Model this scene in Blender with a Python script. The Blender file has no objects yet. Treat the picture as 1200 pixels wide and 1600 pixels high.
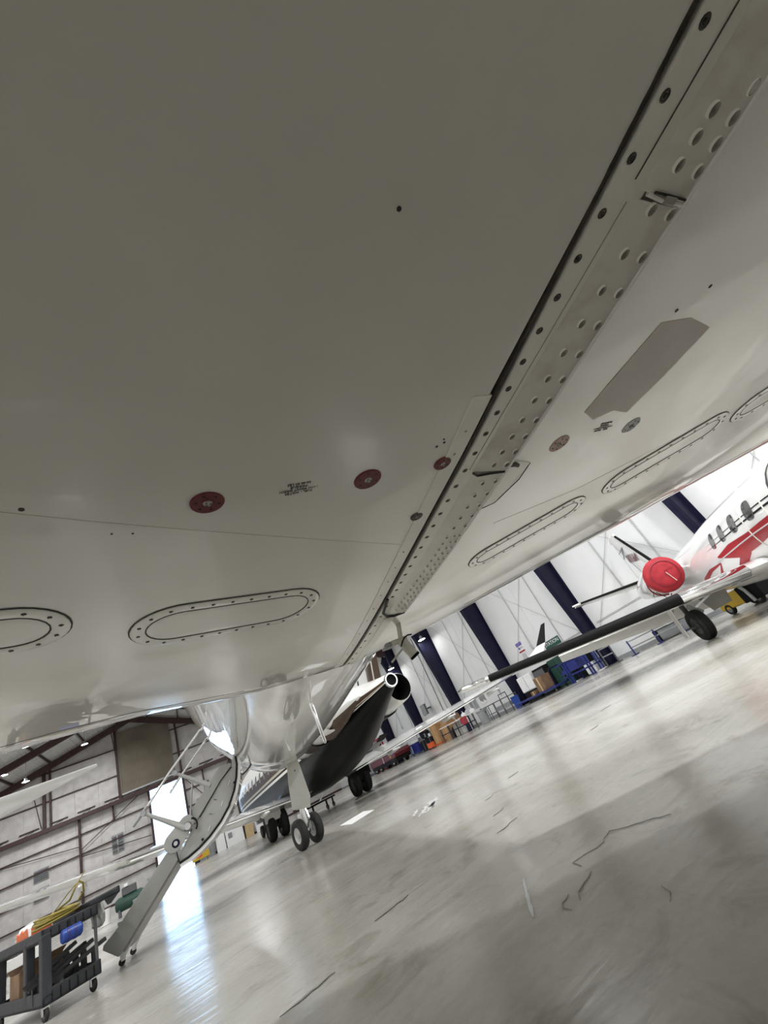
import bpy, bmesh, math, random
from mathutils import Vector, Matrix
random.seed(7)
R = math.radians
S = bpy.context.scene
COL = S.collection

# ------------------------------------------------------------------ camera
CAM_H = 0.57
cam = bpy.data.cameras.new('camera'); camo = bpy.data.objects.new('camera', cam); COL.objects.link(camo)
cam.sensor_fit = 'HORIZONTAL'; cam.sensor_width = 36.0
cam.lens = 657.26 / 1200 * 36.0
cam.clip_start = 0.02; cam.clip_end = 400
right = Vector((0.8554046, -0.3327840, -0.3969103))
down = Vector((-0.1323607, 0.6004091, -0.7886631))
fwd = Vector((0.5007631, 0.7271614, 0.4695452))
mw = Matrix.Identity(4)
for i in range(3):
    mw[i][0] = right[i]; mw[i][1] = -down[i]; mw[i][2] = -fwd[i]
mw[2][3] = CAM_H
camo.matrix_world = mw
S.camera = camo

# ------------------------------------------------------------------ sky, exposure
wd = bpy.data.worlds.new('sky'); S.world = wd; wd.use_nodes = True
wd.node_tree.nodes['Background'].inputs[0].default_value = (0.46, 0.69, 1.0, 1)
wd.node_tree.nodes['Background'].inputs[1].default_value = 3.6
S.view_settings.view_transform = 'Standard'; S.view_settings.look = 'None'
S.view_settings.exposure = 0.42; S.view_settings.gamma = 1.0
S.view_settings.use_curve_mapping = False
LAMP_W = 260.0
S.cycles.max_bounces = 10; S.cycles.diffuse_bounces = 6; S.cycles.glossy_bounces = 6
S.cycles.use_denoising = True
S.cycles.sample_clamp_indirect = 8.0
S.cycles.caustics_reflective = False; S.cycles.caustics_refractive = False

# ------------------------------------------------------------------ materials
def principled(name, col, rough=0.5, metal=0.0, coat=0.0, coat_rough=0.03, ior=1.5, emit=None):
    m = bpy.data.materials.new(name); m.use_nodes = True
    b = m.node_tree.nodes['Principled BSDF']
    b.inputs['Base Color'].default_value = (*col, 1); b.inputs['Roughness'].default_value = rough
    b.inputs['Metallic'].default_value = metal; b.inputs['Coat Weight'].default_value = coat
    b.inputs['Coat Roughness'].default_value = coat_rough; b.inputs['IOR'].default_value = ior
    if emit:
        b.inputs['Emission Color'].default_value = (*emit[0], 1); b.inputs['Emission Strength'].default_value = emit[1]
    return m
def nn(m, t, **kw):
    n = m.node_tree.nodes.new(t)
    for k, v in kw.items(): setattr(n, k, v)
    return n
def lk(m, a, b): m.node_tree.links.new(a, b)
def bsdf(m): return m.node_tree.nodes['Principled BSDF']
def noise(m, scale, detail=4, rough=0.55, dist=0.0, vscale=None):
    tc = nn(m, 'ShaderNodeTexCoord'); n = nn(m, 'ShaderNodeTexNoise')
    n.inputs['Scale'].default_value = scale; n.inputs['Detail'].default_value = detail
    n.inputs['Roughness'].default_value = rough; n.inputs['Distortion'].default_value = dist
    if vscale:
        mp = nn(m, 'ShaderNodeMapping'); mp.inputs['Scale'].default_value = vscale
        lk(m, tc.outputs['Object'], mp.inputs[0]); lk(m, mp.outputs[0], n.inputs['Vector'])
    else: lk(m, tc.outputs['Object'], n.inputs['Vector'])
    return n
def ramp(m, src, stops, const=False):
    r = nn(m, 'ShaderNodeValToRGB'); e = r.color_ramp.elements
    if const: r.color_ramp.interpolation = 'CONSTANT'
    while len(e) < len(stops): e.new(0.5)
    for i, (p, c) in enumerate(stops): e[i].position = p; e[i].color = (*c, 1)
    lk(m, src, r.inputs[0]); return r
def noisy(name, c0, c1, scale, rough=0.5, bump=0.0, lo=0.35, hi=0.65, **kw):
    m = principled(name, c0, rough, **kw)
    n = noise(m, scale)
    r = ramp(m, n.outputs['Fac'], [(lo, c0), (hi, c1)])
    lk(m, r.outputs[0], bsdf(m).inputs['Base Color'])
    if bump:
        b = nn(m, 'ShaderNodeBump'); b.inputs['Strength'].default_value = bump; b.inputs['Distance'].default_value = 0.01
        lk(m, n.outputs['Fac'], b.inputs['Height']); lk(m, b.outputs[0], bsdf(m).inputs['Normal'])
    return m
M = {}
def floor_mat():
    m = principled('epoxy_floor', (.6, .59, .57), 0.35, coat=0.0, ior=1.42)
    big = noise(m, 0.55, 6, 0.6, 0.6); mid = noise(m, 3.2, 7, 0.65, 0.9); fine = noise(m, 30, 5, 0.6)
    r1 = ramp(m, big.outputs['Fac'], [(.30, (.325, .31, .265)), (.52, (.475, .46, .42)), (.75, (.65, .645, .62))])
    r2 = ramp(m, mid.outputs['Fac'], [(.28, (.60, .59, .56)), (.45, (.92, .92, .91)), (.8, (1, 1, 1))])
    r3 = ramp(m, fine.outputs['Fac'], [(.3, (.93, .93, .92)), (.6, (1, 1, 1))])
    a = nn(m, 'ShaderNodeMix', data_type='RGBA', blend_type='MULTIPLY'); a.inputs[0].default_value = 1
    lk(m, r1.outputs[0], a.inputs[6]); lk(m, r2.outputs[0], a.inputs[7])
    b = nn(m, 'ShaderNodeMix', data_type='RGBA', blend_type='MULTIPLY'); b.inputs[0].default_value = 1
    lk(m, a.outputs[2], b.inputs[6]); lk(m, r3.outputs[0], b.inputs[7])
    lk(m, b.outputs[2], bsdf(m).inputs['Base Color'])
    rr = ramp(m, mid.outputs['Fac'], [(.3, (.26, .26, .26)), (.7, (.15, .15, .15))])
    lk(m, rr.outputs[0], bsdf(m).inputs['Roughness'])
    wob = noise(m, 2.6, 3, 0.5, 0.4, vscale=(1.0, 4.5, 1.0))
    bp = nn(m, 'ShaderNodeBump'); bp.inputs['Strength'].default_value = 0.22; bp.inputs['Distance'].default_value = 0.012
    lk(m, wob.outputs['Fac'], bp.inputs['Height']); lk(m, bp.outputs[0], bsdf(m).inputs['Normal'])
    return m
M['floor'] = floor_mat()
def paint_mat(name, col, stain=None):
    m = principled(name, col, 0.3, coat=1.0, coat_rough=0.012, ior=1.45)
    bsdf(m).inputs['Coat IOR'].default_value = 1.75
    n = noise(m, 2.2, 5, 0.6)
    r = ramp(m, n.outputs['Fac'], [(.3, tuple(c * .93 for c in col)), (.65, col)])
    lk(m, r.outputs[0], bsdf(m).inputs['Base Color'])
    w = noise(m, 4, 2, 0.5)
    bp = nn(m, 'ShaderNodeBump'); bp.inputs['Strength'].default_value = 0.05; bp.inputs['Distance'].default_value = 0.01
    lk(m, w.outputs['Fac'], bp.inputs['Height']); lk(m, bp.outputs[0], bsdf(m).inputs['Coat Normal'])
    return m
M['jet_white'] = paint_mat('jet_white_paint', (.79, .77, .735))
M['jet_white_b'] = paint_mat('bright_white_paint', (.82, .82, .81))
M['strip'] = noisy('keel_strip_paint', (.78, .76, .71), (.85, .83, .78), 9, 0.35, coat=.5)
M['dimple_row'] = noisy('stained_strip_paint', (.66, .62, .575), (.80, .775, .73), 11, 0.4, lo=.36, hi=.52)
M['primer'] = noisy('pinkish_primer', (.58, .52, .49), (.64, .58, .55), 9, 0.5)
M['sealant'] = noisy('dark_sealant', (.012, .009, .007), (.05, .035, .028), 40, 0.7)
M['screw'] = noisy('dark_screw_steel', (.03, .028, .025), (.12, .11, .10), 120, 0.5, metal=.6)
M['screw_pale'] = principled('pale_screw', (.35, .34, .31), 0.4, metal=.6)
M['dimple'] = noisy('rivet_dimple', (.24, .215, .19), (.38, .35, .32), 60, 0.5)
M['line'] = principled('panel_line_black', (.03, .03, .03), 0.6)
M['red_disc'] = noisy('dark_red_enamel', (.12, .006, .009), (.16, .009, .012), 40, 0.5)
M['pink_disc'] = noisy('faded_red_ring', (.46, .30, .28), (.55, .40, .37), 40, 0.5)
M['ink'] = principled('black_ink', (.06, .055, .05), 0.7)
M['chrome'] = principled('polished_chrome', (.85, .86, .88), 0.06, metal=1)
M['steel'] = principled('brushed_steel', (.55, .55, .56), 0.25, metal=1)
M['tire'] = noisy('tire_rubber', (.010, .010, .010), (.022, .021, .02), 20, 0.7)
M['hub'] = principled('wheel_hub_grey', (.55, .55, .53), 0.35, metal=.3)
M['darkhub'] = principled('wheel_hub_dark', (.12, .12, .12), 0.5, metal=.3)
M['door_grey'] = noisy('door_grey_paint', (.25, .25, .235), (.29, .29, .275), 6, 0.45)
M['door_light'] = noisy('door_light_grey', (.31, .31, .295), (.35, .35, .335), 6, 0.4)
M['gear_grey'] = noisy('gear_door_grey', (.36, .355, .32), (.40, .395, .36), 5, 0.45)
M['black'] = principled('matte_black', (.012, .012, .013), 0.6)
M['boot'] = principled('deice_boot_rubber', (.010, .010, .010), 0.5)
bsdf(M['boot']).inputs['Specular IOR Level'].default_value = .08
M['probe_grey'] = noisy('probe_paint', (.50, .49, .43), (.58, .57, .51), 20, 0.5)
M['dark_bore'] = principled('dark_bore', (.006, .006, .006), 0.8)
M['navy'] = noisy('navy_column_paint', (.006, .006, .022), (.009, .009, .03), 3, 0.5)
bsdf(M['navy']).inputs['Specular IOR Level'].default_value = .2
M['girt'] = noisy('dark_red_primer_steel', (.035, .014, .014), (.055, .024, .024), 4, 0.6)
M['insul'] = noisy('insulation_facing', (.47, .445, .435), (.60, .58, .565), 1.3, 0.55, bump=.3)
M['liner'] = noisy('white_liner_panel', (.70, .71, .715), (.77, .775, .775), .5, 0.5)
M['deck'] = noisy('roof_deck', (.62, .60, .58), (.72, .71, .69), 1, 0.5)
M['canvas'] = noisy('beige_door_canvas', (.13, .11, .08), (.20, .17, .125), .5, 0.7, lo=.3, hi=.7)
M['rod'] = principled('brace_rod_grey', (.38, .38, .37), 0.5)
M['conduit'] = principled('conduit_grey', (.42, .43, .43), 0.4)
M['grey_dk'] = principled('dark_grey_steel', (.09, .09, .095), 0.5)
M['grey_md'] = noisy('mid_grey_paint', (.24, .25, .26), (.30, .31, .32), 3, 0.5)
M['grey_lt'] = principled('light_grey_paint', (.48, .49, .50), 0.5)
M['white'] = noisy('white_paint', (.78, .78, .77), (.84, .84, .83), 4, 0.5)
M['blue'] = noisy('blue_paint', (.012, .020, .13), (.018, .028, .18), 4, 0.4)
M['blue_b'] = principled('bright_blue_plastic', (.008, .045, .26), 0.4)
M['blue_pale'] = principled('pale_blue_plastic', (.38, .50, .68), 0.5)
M['maroon'] = principled('maroon_paint', (.11, .006, .014), 0.4)
M['red'] = noisy('red_paint', (.30, .006, .012), (.36, .010, .017), 5, 0.35)
M['red_cloth'] = noisy('red_cover_cloth', (.27, .006, .014), (.36, .012, .022), 7, 0.75, bump=.5)
M['red_strap'] = principled('dark_red_strap', (.22, .01, .02), 0.7)
M['orange'] = principled('orange_paint', (.70, .10, .02), 0.5)
M['orange_ink'] = noisy('orange_print', (.58, .11, .035), (.66, .17, .06), 20, 0.5)
M['yellow'] = noisy('yellow_paint', (.60, .38, .015), (.66, .44, .02), 4, 0.45)
M['hose'] = noisy('yellow_hose', (.19, .15, .015), (.27, .21, .03), 20, 0.5)
M['card'] = noisy('cardboard', (.40, .22, .09), (.47, .28, .13), 5, 0.8)
M['card_dk'] = noisy('brown_cardboard', (.15, .085, .045), (.21, .13, .075), 5, 0.8)
M['green'] = principled('dark_green_paint', (.012, .05, .035), 0.5)
M['sign_green'] = principled('sign_green', (.01, .07, .05), 0.5)
M['sign_purple'] = principled('sign_purple', (.16, .13, .42), 0.5)
M['wood_brown'] = noisy('brown_stripe_paint', (.055, .032, .018), (.07, .04, .024), 3, 0.3)
M['wood'] = noisy('plywood', (.50, .36, .18), (.60, .45, .25), 3, 0.7)
M['film'] = principled('clear_plastic_film', (.80, .81, .80), 0.2)
bsdf(M['film']).inputs['Transmission Weight'].default_value = .55
M['glass'] = principled('cabin_window_glass', (.10, .10, .10), 0.06, coat=1)
M['glass_pale'] = principled('windshield_glass', (.55, .55, .53), 0.1, coat=1)
M['cart'] = noisy('charcoal_plastic', (.016, .018, .022), (.030, .032, .038), 12, 0.55)
M['bar'] = noisy('blackened_bar', (.010, .010, .011), (.035, .035, .038), 25, 0.5)
M['lamp'] = principled('lamp_lens', (1, 1, 1), 0.4, emit=((1.0, .99, .96), 30.0))
M['crack'] = principled('floor_crack', (.23, .22, .195), 0.7)
M['apron'] = noisy('apron_concrete', (.6, .6, .58), (.7, .7, .68), 1, 0.8)
for k_ in ('dark_bore', 'black'): bsdf(M[k_]).inputs['Specular IOR Level'].default_value = .1
def livery_mat():
    """paint scheme laid out in the fuselage's own (length, girth) coordinates"""
    m = principled('black_brown_white_livery', (.02, .02, .02), 0.35, coat=.12, coat_rough=0.03)
    bsdf(m).inputs['Specular IOR Level'].default_value = .06
    uv = nn(m, 'ShaderNodeUVMap'); uv.uv_map = 'UVMap'
    sp = nn(m, 'ShaderNodeSeparateXYZ'); lk(m, uv.outputs[0], sp.inputs[0])
    mu = nn(m, 'ShaderNodeMath', operation='MULTIPLY_ADD'); mu.inputs[1].default_value = 0.10; mu.inputs[2].default_value = 0.0
    lk(m, sp.outputs[0], mu.inputs[0])
    ad = nn(m, 'ShaderNodeMath', operation='ADD'); lk(m, sp.outputs[1], ad.inputs[0]); lk(m, mu.outputs[0], ad.inputs[1])
    W, K, T, B = (.76, .74, .70), (.003, .003, .0035), (.50, .44, .35), (.05, .027, .014)
    r = ramp(m, ad.outputs[0], [(0, K), (.475, W), (.495, K), (.51, T), (.53, B), (.61, W), (.63, (.80, .79, .76))], const=True)
    lk(m, r.outputs[0], bsdf(m).inputs['Base Color'])
    return m
M['livery'] = livery_mat()

# ------------------------------------------------------------------ mesh builder
class MB:
    def __init__(s): s.v = []; s.f = []; s.uv = None
    def add(s, vs, fs):
        o = len(s.v); s.v += [tuple(p) for p in vs]; s.f += [tuple(i + o for i in f) for f in fs]; return s
    def box(s, c, d, rot=None):
        x, y, z = d[0] / 2, d[1] / 2, d[2] / 2
        vs = [Vector((a * x, b * y, e * z)) for a in (-1, 1) for b in (-1, 1) for e in (-1, 1)]
        if rot is not None: vs = [rot @ p for p in vs]
        c = Vector(c)
        return s.add([p + c for p in vs], [(0, 1, 3, 2), (4, 6, 7, 5), (0, 4, 5, 1), (2, 3, 7, 6), (0, 2, 6, 4), (1, 5, 7, 3)])
    def b(s, x0, x1, y0, y1, z0, z1):
        return s.box(((x0 + x1) / 2, (y0 + y1) / 2, (z0 + z1) / 2), (x1 - x0, y1 - y0, z1 - z0))
    def bar(s, p, q, w, h=None, up=(0, 0, 1)):
        p, q = Vector(p), Vector(q); d = (q - p); L = d.length; d.normalize(); up = Vector(up)
        if abs(d.dot(up)) > .98: up = Vector((0, 1, 0))
        a = d.cross(up).normalized(); u = a.cross(d)
        return s.box((p + q) / 2, (w, L, h or w), Matrix((a, d, u)).transposed())
    def rings(s, rs, closed=True, cap=True):
        n = len(rs[0]); vs = [p for r in rs for p in r]; fs = []
        for i in range(len(rs) - 1):
            for j in range(n if closed else n - 1):
                k = (j + 1) % n
                fs.append((i * n + j, i * n + k, (i + 1) * n + k, (i + 1) * n + j))
        if cap and closed:
            fs.append(tuple(range(n - 1, -1, -1))); fs.append(tuple((len(rs) - 1) * n + j for j in range(n)))
        return s.add(vs, fs)
    def tube(s, pts, r, n=10, cap=True):
        pts = [Vector(p) for p in pts]; rs = r if isinstance(r, (list, tuple)) else [r] * len(pts)
        out = []; prev = None
        for i, p in enumerate(pts):
            t = (pts[min(i + 1, len(pts) - 1)] - pts[max(i - 1, 0)]).normalized()
            a = prev if prev is not None else (Vector((0, 0, 1)) if abs(t.z) < .9 else Vector((1, 0, 0)))
            a = (a - t * a.dot(t)).normalized(); prev = a; b2 = t.cross(a)
            out.append([p + (a * math.cos(2 * math.pi * k / n) + b2 * math.sin(2 * math.pi * k / n)) * rs[i] for k in range(n)])
        return s.rings(out, True, cap)
    def rev(s, prof, o=(0, 0, 0), ax=(0, 0, 1), n=20, cap=True):
        o, ax = Vector(o), Vector(ax).normalized()
        a = ax.cross(Vector((1, 0, 0)) if abs(ax.x) < .9 else Vector((0, 1, 0))).normalized(); b2 = ax.cross(a)
        return s.rings([[o + ax * h + (a * math.cos(2 * math.pi * k / n) + b2 * math.sin(2 * math.pi * k / n)) * max(r, 1e-4) for k in range(n)] for r, h in prof], True, cap)
    def prism(s, poly, fn, t0, t1):
        n = len(poly)
        return s.add([fn(a, b2, t0) for a, b2 in poly] + [fn(a, b2, t1) for a, b2 in poly],
                     [tuple(range(n - 1, -1, -1)), tuple(range(n, 2 * n))] + [(i, (i + 1) % n, n + (i + 1) % n, n + i) for i in range(n)])
    def build(s, name, mat, parent=None, smooth=30, bevel=0.0, loc=None, rot=None):
        me = bpy.data.meshes.new(name); me.from_pydata(s.v, [], s.f)
        bm = bmesh.new(); bm.from_mesh(me); bmesh.ops.recalc_face_normals(bm, faces=bm.faces); bm.to_mesh(me); bm.free()
        if smooth:
            me.shade_smooth(); me.set_sharp_from_angle(angle=R(smooth))
        me.materials.append(M[mat] if isinstance(mat, str) else mat)
        o = bpy.data.objects.new(name, me); COL.objects.link(o)
        if parent is not None: o.parent = parent
        if loc is not None: o.location = loc
        if rot is not None: o.rotation_euler = rot
        if bevel:
            m = o.modifiers.new('bevel', 'BEVEL'); m.width = bevel; m.segments = 2; m.limit_method = 'ANGLE'; m.angle_limit = R(40)
        return o
def tag(o, label, cat, group=None, kind=None):
    o['label'] = label; o['category'] = cat
    if group: o['group'] = group
    if kind: o['kind'] = kind
    return o
def thing(name, label, cat, loc=(0, 0, 0), rz=0.0, group=None):
    o = bpy.data.objects.new(name, None); COL.objects.link(o); o.empty_display_size = .1
    o.location = loc; o.rotation_euler = (0, 0, rz); return tag(o, label, cat, group)
def struct(o, label=None):
    o['kind'] = 'structure'
    if label: o['label'] = label
    return o
def copy(o, parent, loc=None, rot=None, scale=None):
    c = o.copy(); COL.objects.link(c); c.parent = parent
    if loc is not None: c.location = loc
    if rot is not None: c.rotation_euler = rot
    if scale is not None: c.scale = scale
    return c
def text(name, body, size, mat, parent, mtx, extrude=0.0008, align='CENTER'):
    cu = bpy.data.curves.new(name, 'FONT'); cu.body = body; cu.size = size; cu.extrude = extrude
    cu.align_x = align; cu.align_y = 'CENTER'; cu.resolution_u = 2
    cu.materials.append(M[mat]); o = bpy.data.objects.new(name, cu); COL.objects.link(o)
    dg = bpy.context.evaluated_depsgraph_get(); me = bpy.data.meshes.new_from_object(o.evaluated_get(dg)); bpy.data.objects.remove(o)
    me.materials.clear(); me.materials.append(M[mat]); o = bpy.data.objects.new(name, me); COL.objects.link(o)
    if parent is not None: o.parent = parent
    o.matrix_local = mtx; return o
def frame(x, y, z, p):
    m = Matrix.Identity(4)
    for i in range(3): m[i][0] = x[i]; m[i][1] = y[i]; m[i][2] = z[i]; m[i][3] = p[i]
    return m
def lerp(pts, x):
    if x <= pts[0][0]: return pts[0][1:]
    for a, b2 in zip(pts, pts[1:]):
        if x <= b2[0]:
            t = (x - a[0]) / (b2[0] - a[0]); return tuple(p + (q - p) * t for p, q in zip(a[1:], b2[1:]))
    return pts[-1][1:]
def smooth_lerp(pts, x):
    """Catmull-Rom through (x, y...) rows"""
    n = len(pts)
    if x <= pts[0][0]: return pts[0][1:]
    if x >= pts[-1][0]: return pts[-1][1:]
    for i in range(n - 1):
        if x <= pts[i + 1][0]: break
    a, b2 = pts[i], pts[i + 1]; h = b2[0] - a[0]; t = (x - a[0]) / h; out = []
    for k in range(1, len(a)):
        ma = (b2[k] - pts[i - 1][k]) / (b2[0] - pts[i - 1][0]) if i else (b2[k] - a[k]) / h
        mb = (pts[i + 2][k] - a[k]) / (pts[i + 2][0] - a[0]) if i + 2 < n else (b2[k] - a[k]) / h
        out.append((2*t**3-3*t*t+1)*a[k] + (t**3-2*t*t+t)*h*ma + (3*t*t-2*t**3)*b2[k] + (t**3-t*t)*h*mb)
    return tuple(out)
def wheel(parent, name, c, ax, r, w, hubmat='hub', grooves=False):
    c, ax = Vector(c), Vector(ax).normalized(); b = w / 2
    prof = [(r*.52, -b*.80), (r*.62, -b*.98), (r*.80, -b), (r*.93, -b*.86), (r*.985, -b*.6)]
    if grooves:
        for g in (-.42, -.14, .14, .42):
            prof += [(r, b*(g-.09)), (r*.95, b*(g-.05)), (r*.95, b*(g+.05)), (r, b*(g+.09))]
    else: prof += [(r, -b*.3), (r, b*.3)]
    prof += [(r*.985, b*.6), (r*.93, b*.86), (r*.80, b), (r*.62, b*.98), (r*.52, b*.80)]
    t = MB().rev(prof, c, ax, 28, cap=False).build(name, 'tire', parent, 40)
    MB().rev([(.001, -b*.7), (r*.16, -b*.72), (r*.2, -b*.45), (r*.42, -b*.5), (r*.5, -b*.78), (r*.53, -b*.8), (r*.53, b*.8), (r*.5, b*.78), (r*.42, b*.5), (r*.2, b*.45), (r*.16, b*.72), (.001, b*.7)], c, ax, 20, cap=False).build('hub', hubmat, t, 40)
    return t
def foil(rLE, rTE, tLE, tTE, thick, up, n=7, tthick=None, steps=1):
    """closed aerofoil loft between a root chord and a tip chord"""
    rLE, rTE, tLE, tTE, up = map(Vector, (rLE, rTE, tLE, tTE, up)); mb = MB(); rr = []
    xs = [0, .02, .07, .16, .32, .55, .8, 1.0]
    def th(x): return 2.97*math.sqrt(x) - 1.26*x - 3.52*x*x + 2.84*x**3 - 1.03*x**4
    for i in range(steps + 1):
        s = i / steps; le = rLE.lerp(tLE, s); te = rTE.lerp(tTE, s); T = thick + ((tthick or thick) - thick) * s
        ring = [le.lerp(te, x) + up * th(x) * T * .5 for x in xs] + [le.lerp(te, x) - up * th(x) * T * .5 for x in reversed(xs[1:-1])]
        rr.append(ring)
    return mb.rings(rr)
class Fus:
    """round body along +y of its thing; profile rows (w, radius, centre height)"""
    def __init__(s, prof): s.p = prof
    def pt(s, w, phi, off=0.0):
        r, z = smooth_lerp(s.p, w); r = max(r, 1e-3) + off
        return Vector((r * math.sin(phi), w, z - r * math.cos(phi)))
    def mesh(s, nw, nphi, skip=None, ws=None, extra=()):
        w0, w1 = s.p[0][0], s.p[-1][0]
        W = sorted(set([w0 + (w1 - w0) * i / nw for i in range(nw + 1)] + [p[0] for p in s.p] + list(extra)))
        P = [-math.pi + 2 * math.pi * j / nphi for j in range(nphi + 1)]
        me_v = []; uvs = []
        for w in W:
            for ph in P: me_v.append(s.pt(w, ph)); uvs.append((w / 20 + .5, abs(ph) / math.pi))
        fs = []; n = len(P)
        for i in range(len(W) - 1):
            for j in range(nphi):
                if skip and skip((W[i] + W[i+1]) / 2, (P[j] + P[j+1]) / 2): continue
                fs.append((i*n+j, i*n+j+1, (i+1)*n+j+1, (i+1)*n+j))
        return me_v, fs, uvs
    def build(s, name, mat, parent, nw=60, nphi=48, skip=None, extra=()):
        v, f, uvs = s.mesh(nw, nphi, skip, extra=extra)
        me = bpy.data.meshes.new(name); me.from_pydata([tuple(p) for p in v], [], f)
        l = me.uv_layers.new(name='UVMap')
        for lp in me.loops: l.data[lp.index].uv = uvs[lp.vertex_index]
        me.shade_smooth(); me.materials.append(M[mat])
        o = bpy.data.objects.new(name, me); COL.objects.link(o); o.parent = parent; return o
    def decal(s, name, mat, parent, rows, off=0.006, k=4):
        """strip along the skin; rows of (w, phi_low, phi_high) in degrees"""
        mb = MB(); rings = []
        for (a, b2) in zip(rows, rows[1:]):
            for i in range(6):
                t = i / 6; rings.append([x + (y - x) * t for x, y in zip(a, b2)])
        rings.append(rows[-1]); g = [[s.pt(w, R(p0 + (p1 - p0) * j / k), off) for j in range(k + 1)] for w, p0, p1 in rings]
        return mb.rings(g, closed=False).build(name, mat, parent, 60)
    def oval(s, name, mat, parent, w, phi, hw, hphi, off=0.006, n=18, power=2.6):
        pts = []
        for k in range(n):
            a = 2 * math.pi * k / n; c, d = math.cos(a), math.sin(a)
            x = math.copysign(abs(c) ** (2 / power), c); y = math.copysign(abs(d) ** (2 / power), d)
            pts.append((w + hw * x, phi + hphi * y))
        mb = MB(); c = s.pt(w, R(phi), off)
        mb.add([c] + [s.pt(a, R(b2), off) for a, b2 in pts], [(0, 1 + k, 1 + (k + 1) % n) for k in range(n)])
        return mb.build(name, mat, parent, 60)

# ================================================================== SETTING
XL, XR, YF, YB = -30.0, 17.0, -15.0, 60.0
def roof(x): return 8 + .405 * (XR - x) if x > -4 else 16.505 - .29 * (-4 - x)
flo = struct(MB().b(XL, XR, YF, YB, -.25, 0).build('floor', 'floor', smooth=0))
flo['label'] = 'glossy grey epoxy hangar floor with stains'
struct(MB().b(-60, 60, YB + .35, 140, -.25, -.02).build('apron', 'apron', smooth=0))
def ribbon(name, pts, w, mat, parent=flo, z=.0015, jag=.012, h=.002):
    rnd = random.Random(len(pts) * 7 + int(w * 1e4)); P = []
    for (a, b2) in zip(pts, pts[1:]):
        n = max(2, int(math.dist(a, b2) / .035))
        for i in range(n):
            t = i / n; P.append((a[0] + (b2[0]-a[0])*t + rnd.uniform(-jag, jag), a[1] + (b2[1]-a[1])*t + rnd.uniform(-jag, jag)))
    P.append(pts[-1]); L = []; Rr = []
    for i, p in enumerate(P):
        a = P[max(0, i-1)]; b2 = P[min(len(P)-1, i+1)]; d = math.hypot(b2[0]-a[0], b2[1]-a[1]) or 1
        nx, ny = -(b2[1]-a[1])/d, (b2[0]-a[0])/d; k = w * rnd.uniform(.35, 1) * (1 if 0 < i < len(P)-1 else .2)
        L.append((p[0]+nx*k, p[1]+ny*k, z)); Rr.append((p[0]-nx*k, p[1]-ny*k, z))
    rows = [[l, (l[0], l[1], z+h), (r[0], r[1], z+h), r] for l, r in zip(L, Rr)]
    return MB().rings(rows).build(name, mat, parent, 0)
ribbon('crack', [(1.18, 1.60), (1.21, 1.66), (1.34, 1.63), (1.44, 1.67), (1.475, 1.57), (1.53, 1.44)], .0022, 'crack')
ribbon('crack', [(1.03, 1.13), (1.09, 1.20)], .003, 'crack')
ribbon('crack', [(1.00, 1.45), (1.08, 1.50), (1.15, 1.53)], .002, 'crack')
ribbon('crack', [(.95, 1.44), (.97, 1.50), (1.02, 1.52)], .002, 'crack')
ribbon('scrape_mark', [(1.09, 1.86), (.99, 1.71), (.89, 1.56)], .008, 'grey_lt', jag=.002)
for k, (x, y, w) in enumerate([(2.1, 3.6, .03), (1.75, 3.0, .02), (2.6, 3.9, .025), (3.6, 3.7, .03), (1.5, 2.6, .015), (.7, 2.6, .02), (.2, 2.3, .02), (4.6, 4.4, .03)]):
    ribbon('scuff', [(x, y), (x + .1 + .02*k, y + .03)], w*.5, 'crack', jag=.01)
def flat_patch(name, poly, mat, z=.004):
    return MB().prism(poly, lambda a, b2, t: (a, b2, t), .0005, z).build(name, mat, flo, 0)
flat_patch('floor_reflection_patch', [(2.30, 8.9), (2.25, 8.0), (2.77, 8.3), (2.86, 9.2)], 'white')  # white patch painting in a light's reflection on the floor
M['pale_mark'] = noisy('pale_floor_tone', (.60, .60, .58), (.72, .72, .71), 12, 0.3)
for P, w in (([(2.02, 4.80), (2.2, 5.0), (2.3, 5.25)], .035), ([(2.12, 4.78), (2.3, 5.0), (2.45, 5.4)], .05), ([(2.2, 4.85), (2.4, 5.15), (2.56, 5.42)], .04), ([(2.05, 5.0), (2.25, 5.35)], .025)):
    ribbon('pale_floor_mark', P, w, 'pale_mark', jag=.03, h=.001)  # irregular pale ribbons on the floor
# -------- walls
wr = struct(MB().b(XR + .06, XR + .3, YF, YB, 0, 8.4).build('wall_right', 'liner', smooth=0))
COLS = [-6.0, .6, 7.25, 13.9, 20.4, 26.7, 33.0, 39.2, 45.5, 52.0]
edges = [YF] + COLS + [YB]
for a, b2 in zip(edges, edges[1:]):
    m_ = (a + b2) / 2
    for p, q in ((a, m_), (m_, b2)):
        MB().b(XR, XR + .06, p + .006, q - .006, .02, 8.0).build('wall_panel', 'liner', wr, 0)
for y in COLS:
    c = MB()
    def prof(a, b2, t): return (a, t, b2)
    web = [(XR - .02, 0), (16.50, 0), (15.75, 6.6), (15.62, 7.2), (16.1, 8.0), (XR - .02, 8.0)]
    c.prism(web, prof, y - .012, y + .012)
    fl = [(16.52, 0), (16.50, 0), (15.75, 6.6), (15.62, 7.2), (15.64, 7.2), (15.77, 6.6)]
    c.prism(fl, prof, y - .15, y + .15)
    c.prism([(XR - .02, 0), (XR - .045, 0), (XR - .045, 8), (XR - .02, 8)], prof, y - .15, y + .15)
    c.b(16.35, XR - .01, y - .2, y + .2, 0, .03)
    c.build('column', 'navy', wr, 0)
MB().b(XR - .03, XR, YF, YB, 0, .16).build('base_angle', 'grey_md', wr, 0)
def rodp(parent, p, q, r=.012, mat='rod', name='brace_rod', n=6):
    return MB().tube([p, q], r, n).build(name, mat, parent, 40)
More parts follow.
